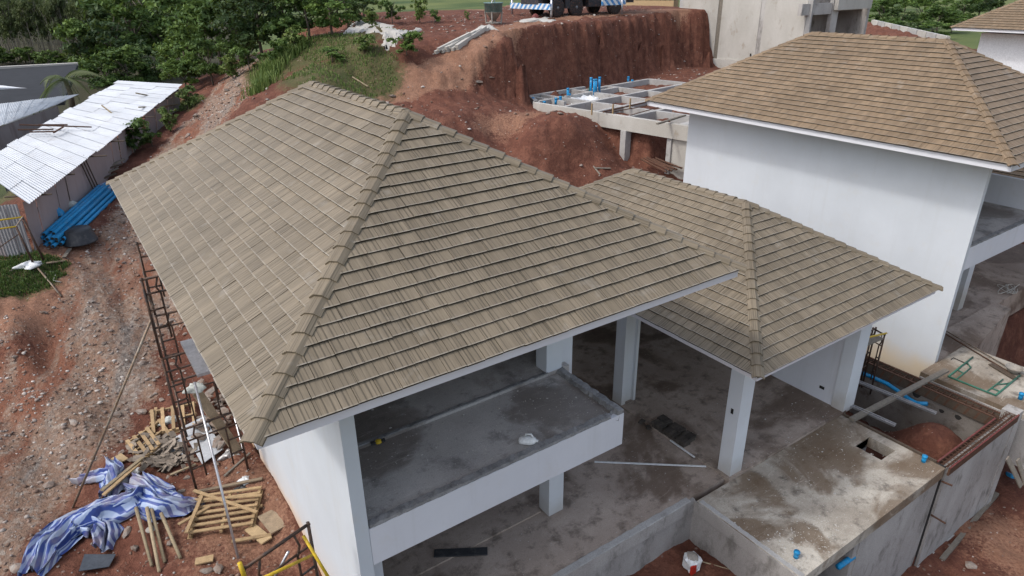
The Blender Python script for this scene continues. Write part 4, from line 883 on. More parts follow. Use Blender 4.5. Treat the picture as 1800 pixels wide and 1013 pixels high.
# sheets
def sheet(quad, lift, th, mat, name, label, cat):
    P = [gp(*q)+Vector((0,0,l)) for q, l in zip(quad, lift)]; n = (P[1]-P[0]).cross(P[2]-P[0]).normalized(); n = n if n.z > 0 else -n
    m = MB().hexa([p-n*th for p in P], P); return tag(m.build(name, mat), label, cat)
sheet([(320,760),(362,742),(393,800),(357,823)], (.12,.16,.14,.10), .012, 'grey_sheet', 'gypsum_board', 'large pale grey board lying under the scaffold tower', 'board')
sheet([(291,785),(322,770),(323,804),(303,804)], (.08,.12,.08,.06), .012, 'grey_sheet', 'gypsum_board', 'broken pale board corner left of the large grey board', 'board')
sheet([(150,979),(205,978),(193,1000),(140,1008)], (.06,.05,.05,.05), .012, 'slate_sheet', 'slate_board', 'dark slate-coloured board on the ground below the tarpaulin', 'board')
lump(gp(405,800), .18, .13, .10, 'foil', 'foil_sheet', 8, 'crumpled silver foil sheet near the wall', 'foil', amp=.35)
lump(gp(430,846), .10, .10, .08, 'white_plastic', 'plastic_bag', 9, 'crumpled clear plastic bag near the wall', 'bag', amp=.35)
lump(gp(240,830), .10, .08, .07, 'white_plastic', 'plastic_bag', 12, 'small white plastic bag above the tarpaulin', 'bag', amp=.3)
lump(gp(300,740), .20, .13, .09, 'cloth_grey', 'sack', 14, 'pale sack lying on the pallet behind the scaffold', 'sack', amp=.25)
lump(gp(424,860), .14, .06, .06, 'black_plastic', 'rag', 17, 'black rag on the ground beside the wall', 'rag', amp=.35)

# ------------------------------------------------------------------ striped tarpaulin
TARP = thing('tarpaulin', gp(190, 920), 'crumpled blue and white striped tarpaulin on the ground', 'tarpaulin')
def tarp_strip(spine, seed, folds, parent, mat='striped_tarp', name='sheet', uoff=0):
    """spine: photo point, half width (m), lift; folds run along the spine"""
    r_ = random.Random(seed); S_ = [(gp(u, v), w_, l) for u, v, w_, l in spine]; n, m_ = 8*(len(S_)-1), 40
    vs, uv = [], []
    for i in range(n+1):
        t = i/n*(len(S_)-1); k = min(int(t), len(S_)-2); f = t-k; f2 = f*f*(3-2*f)
        p = S_[k][0].lerp(S_[k+1][0], f); w_ = S_[k][1]*(1-f2)+S_[k+1][1]*f2; l = S_[k][2]*(1-f2)+S_[k+1][2]*f2
        d = (S_[min(k+1,len(S_)-1)][0]-S_[k][0]); d.z = 0; d.normalize(); sd = Vector((-d.y, d.x, 0))
        for j in range(m_+1):
            s = j/m_*2-1
            ph = folds*s*3.1+seed+.9*math.sin(t*2.1+seed)
            hgt = l*(1-abs(s)**2.2)*1.0 + (.075*abs(math.sin(ph))+.05*math.sin(ph*1.7+t*1.3)+.03*math.sin(ph*3.3-t*2))*(1-.55*s*s) + .012
            off_ = sd*(w_*s*(1+.10*math.sin(t*3+seed))+.05*math.sin(ph+t)) + d*(.07*math.sin(s*3+seed)+.025*math.sin(s*9+seed*2))
            q = p+off_; vs.append([q.x, q.y, hgt]); uv.append((s*w_*1.25+uoff+.02*math.sin(ph), t))
    hz = heights(np.array([v[:2] for v in vs]))
    vs = [(v[0], v[1], max(.015, v[2])+float(h)) for v, h in zip(vs, hz)]
    fs = [(i*(m_+1)+j, (i+1)*(m_+1)+j, (i+1)*(m_+1)+j+1, i*(m_+1)+j+1) for i in range(n) for j in range(m_)]
    me = MB().poly(vs, fs).mesh(name, mat, True); ul = me.uv_layers.new(name='UVMap')
    for lp in me.loops: ul.data[lp.index].uv = uv[lp.vertex_index]
    return link(name, me, parent)
tarp_strip([(58,1012,.17,.05),(85,965,.30,.12),(130,930,.34,.16),(190,908,.30,.20),(240,890,.22,.20),(262,872,.10,.10)], 1, 2.6, TARP)
tarp_strip([(236,850,.26,.12),(262,868,.40,.18),(290,890,.40,.20),(325,898,.24,.14),(352,892,.06,.05)], 2.3, 2.4, TARP, uoff=.3)
tarp_strip([(192,818,.12,.08),(205,838,.22,.14),(200,862,.20,.14),(185,885,.16,.12)], 4.1, 2.2, TARP, uoff=.1)
tarp_strip([(135,852,.05,.03),(160,848,.10,.08),(195,842,.14,.10),(225,845,.10,.08)], 5.2, 1.6, TARP, uoff=.2)
tarp_strip([(150,925,.20,.06),(185,940,.26,.10),(178,972,.12,.06)], 6.7, 2.0, TARP, uoff=.15)
tarp_strip([(165,345,.20,.12),(182,338,.30,.16),(198,334,.10,.06)], 7.7, 2.0, tag(thing('tarpaulin', gp(178,342), 'small blue striped tarpaulin bundled at the far end of the blue pipes', 'tarpaulin'), None))

# ------------------------------------------------------------------ blue pipes, tub and sheets by the shed
PA, PB = gp(92, 432), gp(172, 356); ax = (PB-PA); ax.z = 0; ax.normalize(); sd = Vector((ax.y, -ax.x, 0)); LP = 4.0; r0 = .055; r_ = random.Random(9)
lay = [(0,7),(1,6),(2,5),(3,3)]; names = ['bottom', 'second', 'third', 'top']
for row, cnt in lay:
    for i in range(cnt):
        off_ = sd*((i-(cnt-1)/2)*.12+.02)+Vector((0,0,.06+row*.10)); st = r_.uniform(-.25,.15)
        a = PA+ax*st+off_; b = PA+ax*(LP+st)+off_; b.z = PB.z+.06+row*.10-.05+(LP-(PB-PA).length)*.10
        o = MB().tube([a, b], r0, 9).build('pipe', 'blue_pvc', None, True); end_hole(o, [a, b], r0)
        tag(o, f'{ORD[i]} blue plastic pipe from the right in the {names[row]} layer of the stack', 'pipe', f'{names[row]} layer of the blue pipe stack')
tc = gp(141, 425); TB = thing('mixing_tub', tc, 'upturned black mortar tub beside the blue pipes', 'tub')
MB().lathe(tc, [(.46,0),(.47,.03),(.44,.05),(.37,.36),(.34,.40),(.0,.405)], 18).build('shell', 'black_plastic', TB, True)
bp = gp(105, 400)+Vector((0,0,.40)); lump(bp, .20, .18, .22, 'blue_pvc', 'plastic_sack', 23, 'blue plastic sack tied up on top of the pipes', 'sack', amp=.15)
lump(gp(112,392)+Vector((.25,.25,.42)), .22, .18, .20, 'cloth_grey', 'plastic_sack', 24, 'grey plastic sack behind the blue sack', 'sack', amp=.18)
lump(gp(52,468), .30, .16, .12, 'white_plastic', 'plastic_sheet', 25, 'dirty white plastic sheet in the grass by the shed', 'plastic sheet', amp=.4)
tag(MB().tube([gp(u, v)+Vector((0,0,.03)) for u, v in ((88,480),(94,479),(98,486),(94,495),(108,498))], .014, 6).build('hose', 'rope', None, True), 'short curled pale hose on the red bank', 'hose')
# grass-cutting boards and corrugated sheets stacked against the shed
for i in range(5):
    a, b = gp(118+i*9, 385-i*11), gp(133+i*10, 365-i*12); t = Vector((-.25, .1, .75+.05*i))
    tag(MB().hexa([a, b, b+Vector((.012,0,0)), a+Vector((.012,0,0))], [a+t, b+t, b+t+Vector((.012,0,0)), a+t+Vector((.012,0,0))]).build('corrugated_sheet', 'zinc_wall'), ['front brown corrugated sheet leaning on the shed by the pipes', 'second brown corrugated sheet leaning on the shed', 'middle brown corrugated sheet leaning on the shed', 'fourth brown corrugated sheet leaning on the shed', 'farthest brown corrugated sheet leaning on the shed'][i], 'sheet', 'sheets leaning on the shed')
tag(MB().hexa([gp(86,412), gp(98,408), gp(98,408)+Vector((0,.02,0)), gp(86,412)+Vector((0,.02,0))], [gp(86,412)+Vector((-.1,.1,.8)), gp(98,408)+Vector((-.1,.1,.8)), gp(98,408)+Vector((-.1,.12,.8)), gp(86,412)+Vector((-.1,.12,.8))]).build('board', 'dark_wood'), 'dark brown board leaning on the shed corner', 'board')
# ------------------------------------------------------------------ zinc sheds on the left
def lerp3(a, b, t): return Vector(a)*(1-t)+Vector(b)*t
SH = thing('zinc_shed', (0, 20, 2.4), 'long low zinc shed with bright white roof and pinkish sheet walls', 'shed', 'worker sheds')
B0, B1 = Vector((-1.97,16.1,2.1)), Vector((4.7,31,3.3)); E0, E1 = Vector((-1.87,16.15,3.78)), Vector((4.85,31,4.62))
FR = Vector((-1.72,15.75,3.86)); RQ = [FR, Vector((5.05,31.1,4.66)), at(210,143,z=4.75), at(-45,292,z=4.35)]
np_ = 24; r_ = random.Random(12)
for i in range(np_):
    t0, t1 = i/np_, (i+1)/np_
    if i in (15,): continue
    dx = Vector((r_.uniform(-.03,.03), 0, 0)); dz = Vector((0,0,r_.uniform(-.08,.05)))
    a, b, c, d = lerp3(B0,B1,t0), lerp3(B0,B1,t1), lerp3(E0,E1,t1), lerp3(E0,E1,t0); n = 6; m = MB(); vs = []
    for k in range(n*2+1):
        f = k/(n*2); o_ = Vector((-.012 if k % 2 else .012, 0, 0))+dx; vs += [a.lerp(b, f)+o_+dz-Vector((0,0,.1)), d.lerp(c, f)+o_+Vector((0,0,.02))]
    m.poly(vs, [(2*k, 2*k+2, 2*k+3, 2*k+1) for k in range(n*2)]).build('wall_sheet', 'zinc_wall', SH)
F1_ = at(-60, 470, z=2.15); n_ = 11
FB = Vector((B0.x-.02, B0.y-.02, 2.0)); FL = Vector((-5.2, 17.6, 1.9))
for i in range(n_):
    a, b = lerp3(FB, FL, i/n_), lerp3(FB, FL, (i+1)/n_); o_ = Vector((0, r_.uniform(-.04,.04), 0)); h0 = 3.80-.05*i/n_; m = MB(); vs = []
    for k in range(9):
        p = a.lerp(b, k/8)+o_+Vector((0, .012*(-1)**k, 0)); vs += [p-Vector((0,0,r_.uniform(.0,.02))), Vector((p.x, p.y, h0))]
    m.poly(vs, [(2*k, 2*k+1, 2*k+3, 2*k+2) for k in range(8)]).build('front_sheet', ['zinc_front','zinc_front','zinc_wall'][i % 3 if i > 1 else 0], SH)
def zroof(parent, Q, ns, nt, mat, amp=.014, wav=7):
    for i in range(ns):
        for j in range(nt):
            s0, s1, t0, t1 = i/ns-.002, (i+1)/ns+.004, j/nt, (j+1)/nt+.02; vs = []; g = wav*2
            lz = Vector((0,0,.006*((i+j) % 2)+r_.uniform(0,.008))); ex = r_.uniform(-.10,.10)/3 if j == nt-1 else 0; e0 = r_.uniform(-.02,.01) if j == 0 else 0
            for k in range(g+1):
                s = s0+(s1-s0)*k/g; w_ = Vector((0,0,amp*(-1)**k))+lz
                A, B = lerp3(Q[0],Q[1],s), lerp3(Q[3],Q[2],s); vs += [A.lerp(B, t0+e0)+w_, A.lerp(B, min(t1+ex, 1.06))+w_]
            MB().poly(vs, [(2*k, 2*k+2, 2*k+3, 2*k+1) for k in range(g)]).build('roof_sheet', mat, parent)
zroof(SH, RQ, 20, 3, 'zinc_roof')
for k_ in range(9):     # rafters poking out under the roof edge
    p = lerp3(FR, RQ[1], (k_+.5)/9); MB().tube([p+Vector((-.9,.3,-.06)), p+Vector((r_.uniform(.05,.45),-.1,-.07))], .025, 5).build('rafter', 'dark_wood', SH)
for k_ in range(3): MB().tube([lerp3(B0,B1,.28+.012*k_)+Vector((.12,-.05,-.05)), lerp3(E0,E1,.235+.012*k_)+Vector((.05,0,.1))], .022, 6).build('prop', 'dark_wood', SH)
# timber frame and poles on the roof
def onroof(u, v):
    n = (RQ[1]-RQ[0]).cross(RQ[3]-RQ[0]).normalized(); d = RT*((u-900)/FPX)+UP*((506.5-v)/FPX)+FW; t = (RQ[0]-CAM).dot(n)/d.dot(n); return CAM+d*t+Vector((0,0,.05))
RF = thing('timber_frame', onroof(90,228), 'rusty timber frame lying on the white shed roof', 'frame')
for (a, b) in (((35,222),(162,227)),((52,235),(100,235)),((68,222),(120,223)),((32,231),(95,231)),((95,236),(112,227))): MB().bar(onroof(*a), onroof(*b)+Vector((0,0,.02)), .05, .04).build('bar', 'rust', RF)
for (p, q, lb) in (((180,190),(268,250),'long bamboo pole leaning on the middle of the shed roof'), ((240,168),(320,187),'thin pole lying over the far shed roof edge'), ((245,193),(315,195),'horizontal pole at the far shed wall')):
    a = onroof(*p)+Vector((0,0,.05)); b = gp(*q)+Vector((0,0,.3 if q[0] > 300 else .0)); tag(MB().tube([a, (a+b)/2+Vector((0,0,-.05)), b], .03, 6).build('pole', 'bamboo', None, True), lb, 'pole', 'poles on the sheds')
S2 = thing('zinc_shed', (-1, 36, 2), 'second zinc shed behind, only its roof edge and dark wall seen', 'shed', 'worker sheds')
Q2 = [at(-30,232,z=3.6), at(97,186,z=3.6), at(139,166,z=3.75), at(-30,188,z=3.75)]; zroof(S2, Q2, 8, 2, 'zinc_roof')
for i in range(8):
    a, b = lerp3(Q2[0],Q2[1],i/8)+Vector((.1,.25,-.05)), lerp3(Q2[0],Q2[1],(i+1)/8)+Vector((.1,.25,-.05)); MB().face([a-Vector((0,0,2.6)), b-Vector((0,0,2.6)), b, a]).build('wall_sheet', 'zinc_front', S2)
# planks and wood stacked along the shed wall
for i in range(9):
    a, b = gp(176+i*6, 322-i*8), gp(205+i*5, 312-i*8)
    tag(MB().bar(a+Vector((0,0,.12+.03*(i % 3))), b+Vector((0,0,.14+.03*(i % 2))), .10, .04).build('plank', ['dark_wood','grey_wood'][i % 2]), f'{ORD[i]} old plank of the row lying along the shed wall', 'plank', 'planks stacked along the shed wall')
# grey-roofed house in the valley
GH = thing('house', at(60,180,y=52), 'dark grey roofed house behind the sheds at the left edge', 'house')
q = [at(-40,186,y=46), at(112,178,y=46), at(136,113,y=57), at(-40,124,y=57)]
MB().poly(q+[p+Vector((0,0,-.25)) for p in q], [(0,1,2,3),(7,6,5,4),(0,4,5,1),(1,5,6,2),(2,6,7,3)]).build('roof', 'roof_grey', GH)
a, b = at(-40,122,y=57.2), at(137,113,y=57.2); MB().bar(a, b, .5, .22).build('ridge', 'concrete_pale', GH)
a, b = at(-30,152,y=51), at(55,154,y=50.8); wv = MB().hexa([a+Vector((0,-.9,-1.6)), b+Vector((0,-.9,-1.6)), b+Vector((0,1,-1.6)), a+Vector((0,1,-1.6))], [a+Vector((0,-.9,.05)), b+Vector((0,-.9,.05)), b+Vector((0,1,.05)), a+Vector((0,1,.05))]).build('dormer', 'white_render', GH)
for k_ in (.36, .62): p = a.lerp(b, k_); MB().box(p.x, p.x+.9, p.y-.93, p.y-.9, p.z-1.4, p.z-.3).build('window', 'window_grey', GH)
m = MB().box(q[0].x+1, q[1].x-.5, 47.5, 56, -6, q[0].z-.3); m.build('wall', 'white_render', GH)

# ------------------------------------------------------------------ foundation frame of the next plot
FA = at(1214,222,z=4.06); uu = Vector((-.163,.9866,0)); vv = Vector((.9866,.163,0)); FZ = 4.06
def fp(u, v, z=0): return FA+uu*u+vv*v+Vector((0,0,z))
FD = thing('foundation_frame', FA, 'grid of new concrete ground beams on the dug plot behind', 'foundation')
def beam(u0, v0, u1, v1, w_=.2, h=.42, mat='concrete_fresh', z=0): MB().bar(fp(u0,v0,z-h/2), fp(u1,v1,z-h/2), w_, h).build('beam', mat, FD)
beam(-2.6, 0, 8.05, 0, .22, .55, 'concrete_pale'); beam(8.0, .12, 9.6, 1.3, .2, .4); beam(8.2, .13, 8.2, 6.2); beam(9.6, 1.3, 9.6, 5.2); beam(6.4, .13, 6.4, 9.8, z=-.004); beam(4.6, .13, 4.6, 9.8, z=-.004); beam(2.9, .13, 2.9, 3.0, z=-.004)
beam(.4, .13, .4, 4.2, .34); beam(-1.6, .13, -1.6, 3.2)
for v in (1.9, 4.1, 6.2, 9.8): beam(-2.4 if v < 3 else 2.0, v, 9.4 if v < 5 else 8.9, v, .2, .4, z=-.008)
beam(8.9, 4.0, 8.9, 9.8, z=-.012); beam(7.3, 1.2, 9.5, 1.2, .15, .3, z=-.02)
MB().hexa([fp(5.9,2.2,-.4), fp(7.0,2.2,-.4), fp(7.0,4.0,-.4), fp(5.9,4.0,-.4)][::-1], [fp(5.9,2.2,.02), fp(7.0,2.2,.02), fp(7.0,4.0,.02), fp(5.9,4.0,.02)][::-1]) 
for (u, v, h, w_) in ((2.93,0,2.3,.30), (.85,.1,2.4,.22), (-1.8,.1,2.4,.24)): c = fp(u, v, -.56); MB().box(c.x-w_/2, c.x+w_/2, c.y-w_/2, c.y+w_/2, c.z-h, c.z+.02).build('post', 'concrete_fresh', FD)
MB().hexa([fp(.75,.05,-2.4), fp(-2.4,.05,-2.4), fp(-2.4,.2,-2.4), fp(.75,.2,-2.4)], [fp(.75,.05,-.56), fp(-2.4,.05,-.56), fp(-2.4,.2,-.56), fp(.75,.2,-.56)]).build('wall_panel', 'concrete_pale', FD)
MB().bar(fp(2.75,.2,-2.0), fp(.9,2.2,-1.95), .12, .5).build('beam', 'concrete_fresh', FD)
MB().hexa([fp(2.4,-1.2,-2.7), fp(-1.8,-1.2,-2.7), fp(-1.8,.1,-2.7), fp(2.4,.1,-2.7)], [fp(2.2,-1.0,-2.1), fp(-1.8,-1.0,-2.2), fp(-1.8,.1,-2.15), fp(2.3,.1,-2.1)]).build('footing', 'concrete_pale', FD)
for (p, q, r) in (((1060,197),(1135,180),.03),((1065,199),(1160,182),.02),((1108,203),(1160,188),.02)): MB().tube([at(*p, z=4.10), at(*q, z=4.12)], r, 6).build('rail', 'rust', FD)
for (p, q) in (((1155,218),(1204,203)),): tag(MB().bar(at(*p, z=4.2), at(*q, z=4.16), .10, .05).build('plank', 'grey_wood'), 'grey plank laid across the near foundation beam', 'plank', 'loose planks')
for (u, v) in ((1040,202),(1077,203),(1107,192)): MB().bar(at(u, v, z=4.0), at(u, v, z=4.0)+Vector((0,0,.45)), .05, .05).build('peg', 'pallet_wood', FD)
stubs = [(1038,168,.85,'left blue riser pipe of the tall cluster in the foundation'),(1044,170,.82,'middle blue riser pipe of the tall cluster in the foundation'),(1053,167,.85,'right blue riser pipe of the tall cluster in the foundation'),(1047,168,.78,'rear blue riser pipe of the tall cluster in the foundation'),
         (998,176,.55,'tall blue pipe left of the white patch'),(1001,176,.30,'short blue pipe beside the tall one by the white patch'),(985,182,.32,'thick blue pipe stub in the left foundation bay'),(977,184,.30,'thin blue pipe stub left of the thick one'),(957,186,.2,'tiny blue pipe stub above the near beam'),(937,181,.24,'leftmost blue pipe stub on the foundation'),(1104,149,.42,'tall blue pipe at the back of the foundation'),(1111,150,.28,'short blue pipe at the back of the foundation')]
for (u, v, h, lb) in stubs:
    c = at(u, v, z=3.85); s_ = thing('pipe_riser', c, lb, 'pipe', 'blue pipes in the foundation'); MB().tube([c, c+Vector((0,0,h))], .062, 9).build('pipe', 'blue_pvc', s_, True); MB().tube([c+Vector((0,0,h-.08)), c+Vector((0,0,h+.004))], .070, 9).build('socket', 'blue_pvc', s_, True)
for (u, v, h, lb) in ((1036,168,.4,'rusty green peg left of the tall blue pipes'),(990,178,.25,'green peg among the short blue pipes')): c = at(u, v, z=3.85); tag(MB().bar(c, c+Vector((0,0,h)), .06).build('peg', 'green_paint'), lb, 'peg')
def patch(quad, nz, mat, name, label, cat, lift=.04, n=16, amp=.05, kind=None, soft=.25):
    P = [gp(u, v) for u, v in quad] if nz > 6 else [Vector(at(u, v, z=nz)) for u, v in quad]; vs = []; r2 = random.Random(len(name)+int(quad[0][0]))
    for i in range(n+1):
        for j in range(n+1):
            a = P[0].lerp(P[1], i/n); b = P[3].lerp(P[2], i/n); q = a.lerp(b, j/n); e = min(i, j, n-i, n-j) == 0
            q += Vector((r2.uniform(-1,1), r2.uniform(-1,1), 0))*(soft if e else .03); vs.append([q.x, q.y, -.05 if e else lift+r2.uniform(-amp, amp)])
    hz = heights(np.array([v[:2] for v in vs])); vs = [(v[0], v[1], v[2]+h) for v, h in zip(vs, hz)]
    fs = [(i*(n+1)+j, (i+1)*(n+1)+j, (i+1)*(n+1)+j+1, i*(n+1)+j+1) for i in range(n) for j in range(n)]
    return tag(MB().poly(vs, fs).build(name, mat, None, True), label, cat, kind=kind)
patch([(1000,186),(1060,178),(1052,168),(1000,172)], 3.9, 'white_plastic', 'plaster_spill', 'white plaster spilt on the soil between the foundation beams', 'plaster', .08, soft=.2)
for i in range(7):
    a, b = at(1127+i*5, 280+i*.5, z=2.55), at(1172+i*4.5, 303-i*1.2, z=2.5)
    tag(MB().tube([a+Vector((0,0,.05*(i % 3))), b+Vector((0,0,.05*(i % 2)))], .035, 7).build('steel_prop', 'rust'), f'{ORD[i]} rusty steel prop from the left in the bundle below the foundation', 'prop', 'bundle of steel props')
for (p, q, lb) in (((1043,297),(1055,310),'short stick standing on the red heap'), ((1045,300),(1073,299),'short log on the red heap'), ((620,140),(647,155),'pale bent stick on the dirt behind the roof ridge')):
    tag(MB().tube([gp(*p)+Vector((0,0,.10)), gp(*q)+Vector((0,0,.06))], .03, 6).build('stick', 'bamboo' if p[0] < 700 else 'grey_wood'), lb, 'stick')

# ------------------------------------------------------------------ upper terrace: raw concrete house, truck crane, bucket, piles
CB = thing('concrete_house_shell', (38, 24, 4), 'unfinished raw concrete house shell at the top right', 'house')
P0, P1 = at(1190,97,z=4.25), at(1408,112,z=4.25); hgt = 6.2
dr = (P1-P0).normalized(); ot = Vector((dr.y, -dr.x, 0)); ot = -ot if ot.x < 0 else ot        # into the building
def cb(s0, s1, d0, d1, z0, z1, mat, name):
    f = lambda s, d, z: P0+dr*s+ot*d+Vector((0,0,z-P0.z)); MB().hexa([f(s0,d0,z0), f(s1,d0,z0), f(s1,d1,z0), f(s0,d1,z0)], [f(s0,d0,z1), f(s1,d0,z1), f(s1,d1,z1), f(s0,d1,z1)]).build(name, mat, CB)
LW = (P1-P0).length
for k_ in range(3): cb(LW*k_/3+.14, LW*(k_+1)/3-.14, 0, .2, 3.6, 10.2, 'concrete_pale', 'wall_panel')
for k_ in range(4): cb(LW*k_/3-.14, LW*k_/3+.14, .03, .22, 3.4, 10.2, ['concrete_fresh','grey_wood','concrete_wall','concrete_fresh'][k_], 'joint_column')
cb(-.3, LW+.2, -.1, .0, 3.3, 4.2, 'concrete_pale', 'footing')
X = lambda u, v: at(u, v, y=P1.y)
for (a, b, m_, nm, dd) in (((1408,28),(1464,5),'concrete_wall','beam',0), ((1456,120),(1466,0),'concrete_wall','column',-.02), ((1464,18),(1532,-30),'concrete_pale','parapet',-.3)):
    A, B = X(*a), X(*b); MB().box(A.x, B.x, P1.y+dd, P1.y+dd+.25, min(A.z,B.z)-(.0), max(A.z,B.z)).build(nm, m_, CB)
A, B = X(1410,120), X(1530,-20); MB().box(A.x, B.x, P1.y+2.6, P1.y+2.8, A.z-1, B.z+2).build('inner_wall', 'concrete_wall', CB); MB().box(B.x, B.x+.25, P1.y-.1, P1.y+2.8, A.z-1, B.z+2).build('end_wall', 'concrete_wall', CB)
MB().box(A.x, B.x, P1.y+.3, P1.y+2.6, X(1440,22).z, X(1440,22).z+.2).build('floor_slab', 'concrete_wall', CB)
for k_ in range(3): c = X(1345+k_*0, 100); MB().bar(P0.lerp(P1, .62+.0*k_)+ot*-.05, P0.lerp(P1, .62)+ot*-.05+Vector((0,0,.4)), .05).build('rebar', 'rust', CB)
fa_, fb_ = at(1534,36,z=4.6), at(1668,66,z=4.3)
bw = thing('boundary_wall', fa_, 'low pale block wall behind the right house', 'wall')
for k_ in range(9): a, b = fa_.lerp(fb_, k_/9+.005), fa_.lerp(fb_, (k_+1)/9-.005); MB().bar(a-Vector((0,0,.2)), b-Vector((0,0,.2)), .3, .55).build('panel', ['concrete_pale','concrete_fresh'][k_ % 2], bw)
sa, sb = at(1525,42,z=4.0), at(1720,92,z=3.6); sv = []; nn = (60, 14); sdir = (sb-sa).normalized(); sn = Vector((sdir.y, -sdir.x, 0))
for i in range(nn[0]+1):
    for j in range(nn[1]+1):
        q = sa.lerp(sb, i/nn[0])+sn*(j/nn[1]-.35)*6; t_ = math.sin(math.pi*j/nn[1])**.7; sv.append((q.x, q.y, q.z-1.6+1.9*t_+.7*float(fbm(np.array([q.x*1.1]), np.array([q.y*1.1]), 4)[0])))
struct(MB().poly(sv, [(i*15+j, (i+1)*15+j, (i+1)*15+j+1, i*15+j+1) for i in range(60) for j in range(14)]).build('soil_bank', 'soil', None, True))
FP = thing('formwork_stack', at(1145,9,z=7.2), 'stack of yellow formwork panels at the top edge beside the raw house', 'formwork')
a, b = at(1098,9,z=7.25), at(1188,10,z=7.25); MB().bar(a+Vector((0,0,.12)), b+Vector((0,0,.12)), .8, .45).build('panel', 'form_ply', FP); MB().bar(a+Vector((0,0,.5)), b+Vector((0,0,.5)), .9, .08).build('lid', 'pallet_wood', FP)
for k_ in range(11): c = a.lerp(b, (k_+.5)/11); MB().bar(c+Vector((-.25,-.35,.36)), c+Vector((-.25,-.35,.5)), .12, .1).build('block', 'dark_wood', FP)

# truck crane: rear faces -X, right side faces the camera
tw_ = gp(978, 31); K = thing('truck_crane', tw_, 'truck crane with blue and white striped outriggers at the top', 'truck')
def kb(x0, x1, y0, y1, z0, z1, mat, name, parent=None):
    return MB().box(tw_.x+x0, tw_.x+x1, tw_.y+y0, tw_.y+y1, tw_.z+z0, tw_.z+z1).build(name, mat, parent or K)
for (x, y) in ((0,0),(0,1.85),(1.35,0),(1.35,1.85),(4.3,0),(4.3,1.85)):
    o = K; c = tw_+Vector((x, y, .5)); ty = MB(); prof = [(.26,-.14),(.44,-.15),(.50,-.11),(.50,.11),(.44,.15),(.26,.14)]
    ty.lathe((0,0,0), prof, 18); ty.v = [(c.x+p[0], c.y+p[2], c.z+p[1]) for p in ty.v]; wh = ty.build('wheel', 'rubber', K, True)
    rm = MB().lathe((0,0,0), [(.25,-.10),(.20,-.02),(.09,-.02),(.08,-.13)], 14); rm.v = [(c.x+p[0], c.y+p[2]-.02, c.z+p[1]) for p in rm.v]; rm.build('rim', 'truck_grey', wh, True)
kb(-1.1, 6.2, .35, 1.5, .62, .95, 'truck_dark', 'chassis'); kb(-1.0, 5.4, -.15, 2.0, 1.02, 1.3, 'truck_grey', 'deck'); kb(.55, .9, -.1, .3, .45, 1.0, 'truck_dark', 'tank'); kb(2.2, 3.4, -.15, .45, .5, 1.0, 'truck_dark', 'tool_box'); kb(-1.2, -.9, .1, 1.75, .7, 1.02, 'truck_dark', 'rear_frame')
bmp = MB().box(-1.9, 1.9, -.04, .04, -.15, .15).build('rear_outrigger', 'hazard_stripe'); bmp.parent = K; bmp.location = (-1.15, .95, .60); bmp.rotation_euler.z = math.pi/2
bm2 = MB().box(-.9, .9, -.04, .04, -.15, .15).build('front_outrigger', 'hazard_stripe'); bm2.parent = K; bm2.location = (3.4, -.95, .72); bm2.rotation_euler.z = 0
for (x, y, z1) in ((-1.05, -.9, 1.0), (4.0, -1.0, 1.0), (-1.05, 2.85, 1.0)): jk = MB().tube([tw_+Vector((x, y, -.0)), tw_+Vector((x, y, z1))], .06, 8).build('jack', 'galvanised', K, True); MB().lathe(tw_+Vector((x, y, -.02)), [(.2,0),(.2,.05),(.07,.08)], 10).build('pad', 'rust', jk)
for (y, m_) in ((.1,'lamp_red'),(.32,'lamp_orange'),(1.62,'lamp_red'),(1.4,'lamp_orange')): kb(-1.24, -1.2, y, y+.16, 1.02, 1.12, m_, 'lamp')
kb(-1.23, -1.2, .75, 1.1, 1.03, 1.14, 'white_plastic', 'plate'); kb(1.5, 4.2, .2, 1.7, 1.3, 2.6, 'truck_grey', 'crane_body'); kb(4.9, 6.4, -.1, 1.95, 1.0, 2.7, 'truck_grey', 'cab'); kb(5.4, 6.3, -.12, -.1, 1.9, 2.5, 'window_grey', 'window')
MB().bar(tw_+Vector((2.5,.95,2.5)), tw_+Vector((7.5,.95,3.6)), .5, .5).build('boom', 'truck_grey', K)
# concrete bucket
bc = gp(868, 43); CK = thing('concrete_bucket', bc, 'green concrete skip bucket standing on the dirt at the top', 'bucket')
s_ = (bc-CAM).length*31/FPX/2
MB().lathe(bc, [(s_*.22,.16),(s_*.78,.55),(s_*.95,.60)], 16).build('cone', 'cement_crust', CK, True); MB().lathe(bc, [(s_*.93,.60),(s_*.95,1.0),(s_*1.03,1.0),(s_*1.03,1.05),(s_*.9,1.05),(s_*.85,.75)], 18).build('drum', 'bucket_green', CK, True)
for k_ in range(4): t = math.pi/4+k_*math.pi/2; MB().bar(bc+Vector((math.cos(t)*s_*.78, math.sin(t)*s_*.78, 0)), bc+Vector((math.cos(t)*s_*.9, math.sin(t)*s_*.9, .62)), .06).build('leg', 'cement_crust', CK)
MB().tube([bc+Vector((math.cos(t)*s_*.8, math.sin(t)*s_*.8, .08)) for t in np.linspace(0, 2*math.pi, 13)], .03, 5).build('base_ring', 'cement_crust', CK); MB().tube([bc+Vector((-.1,0,1.02)), bc+Vector((0,0,1.3)), bc+Vector((.1,0,1.02))], .03, 5).build('lifting_eye', 'galvanised', CK)
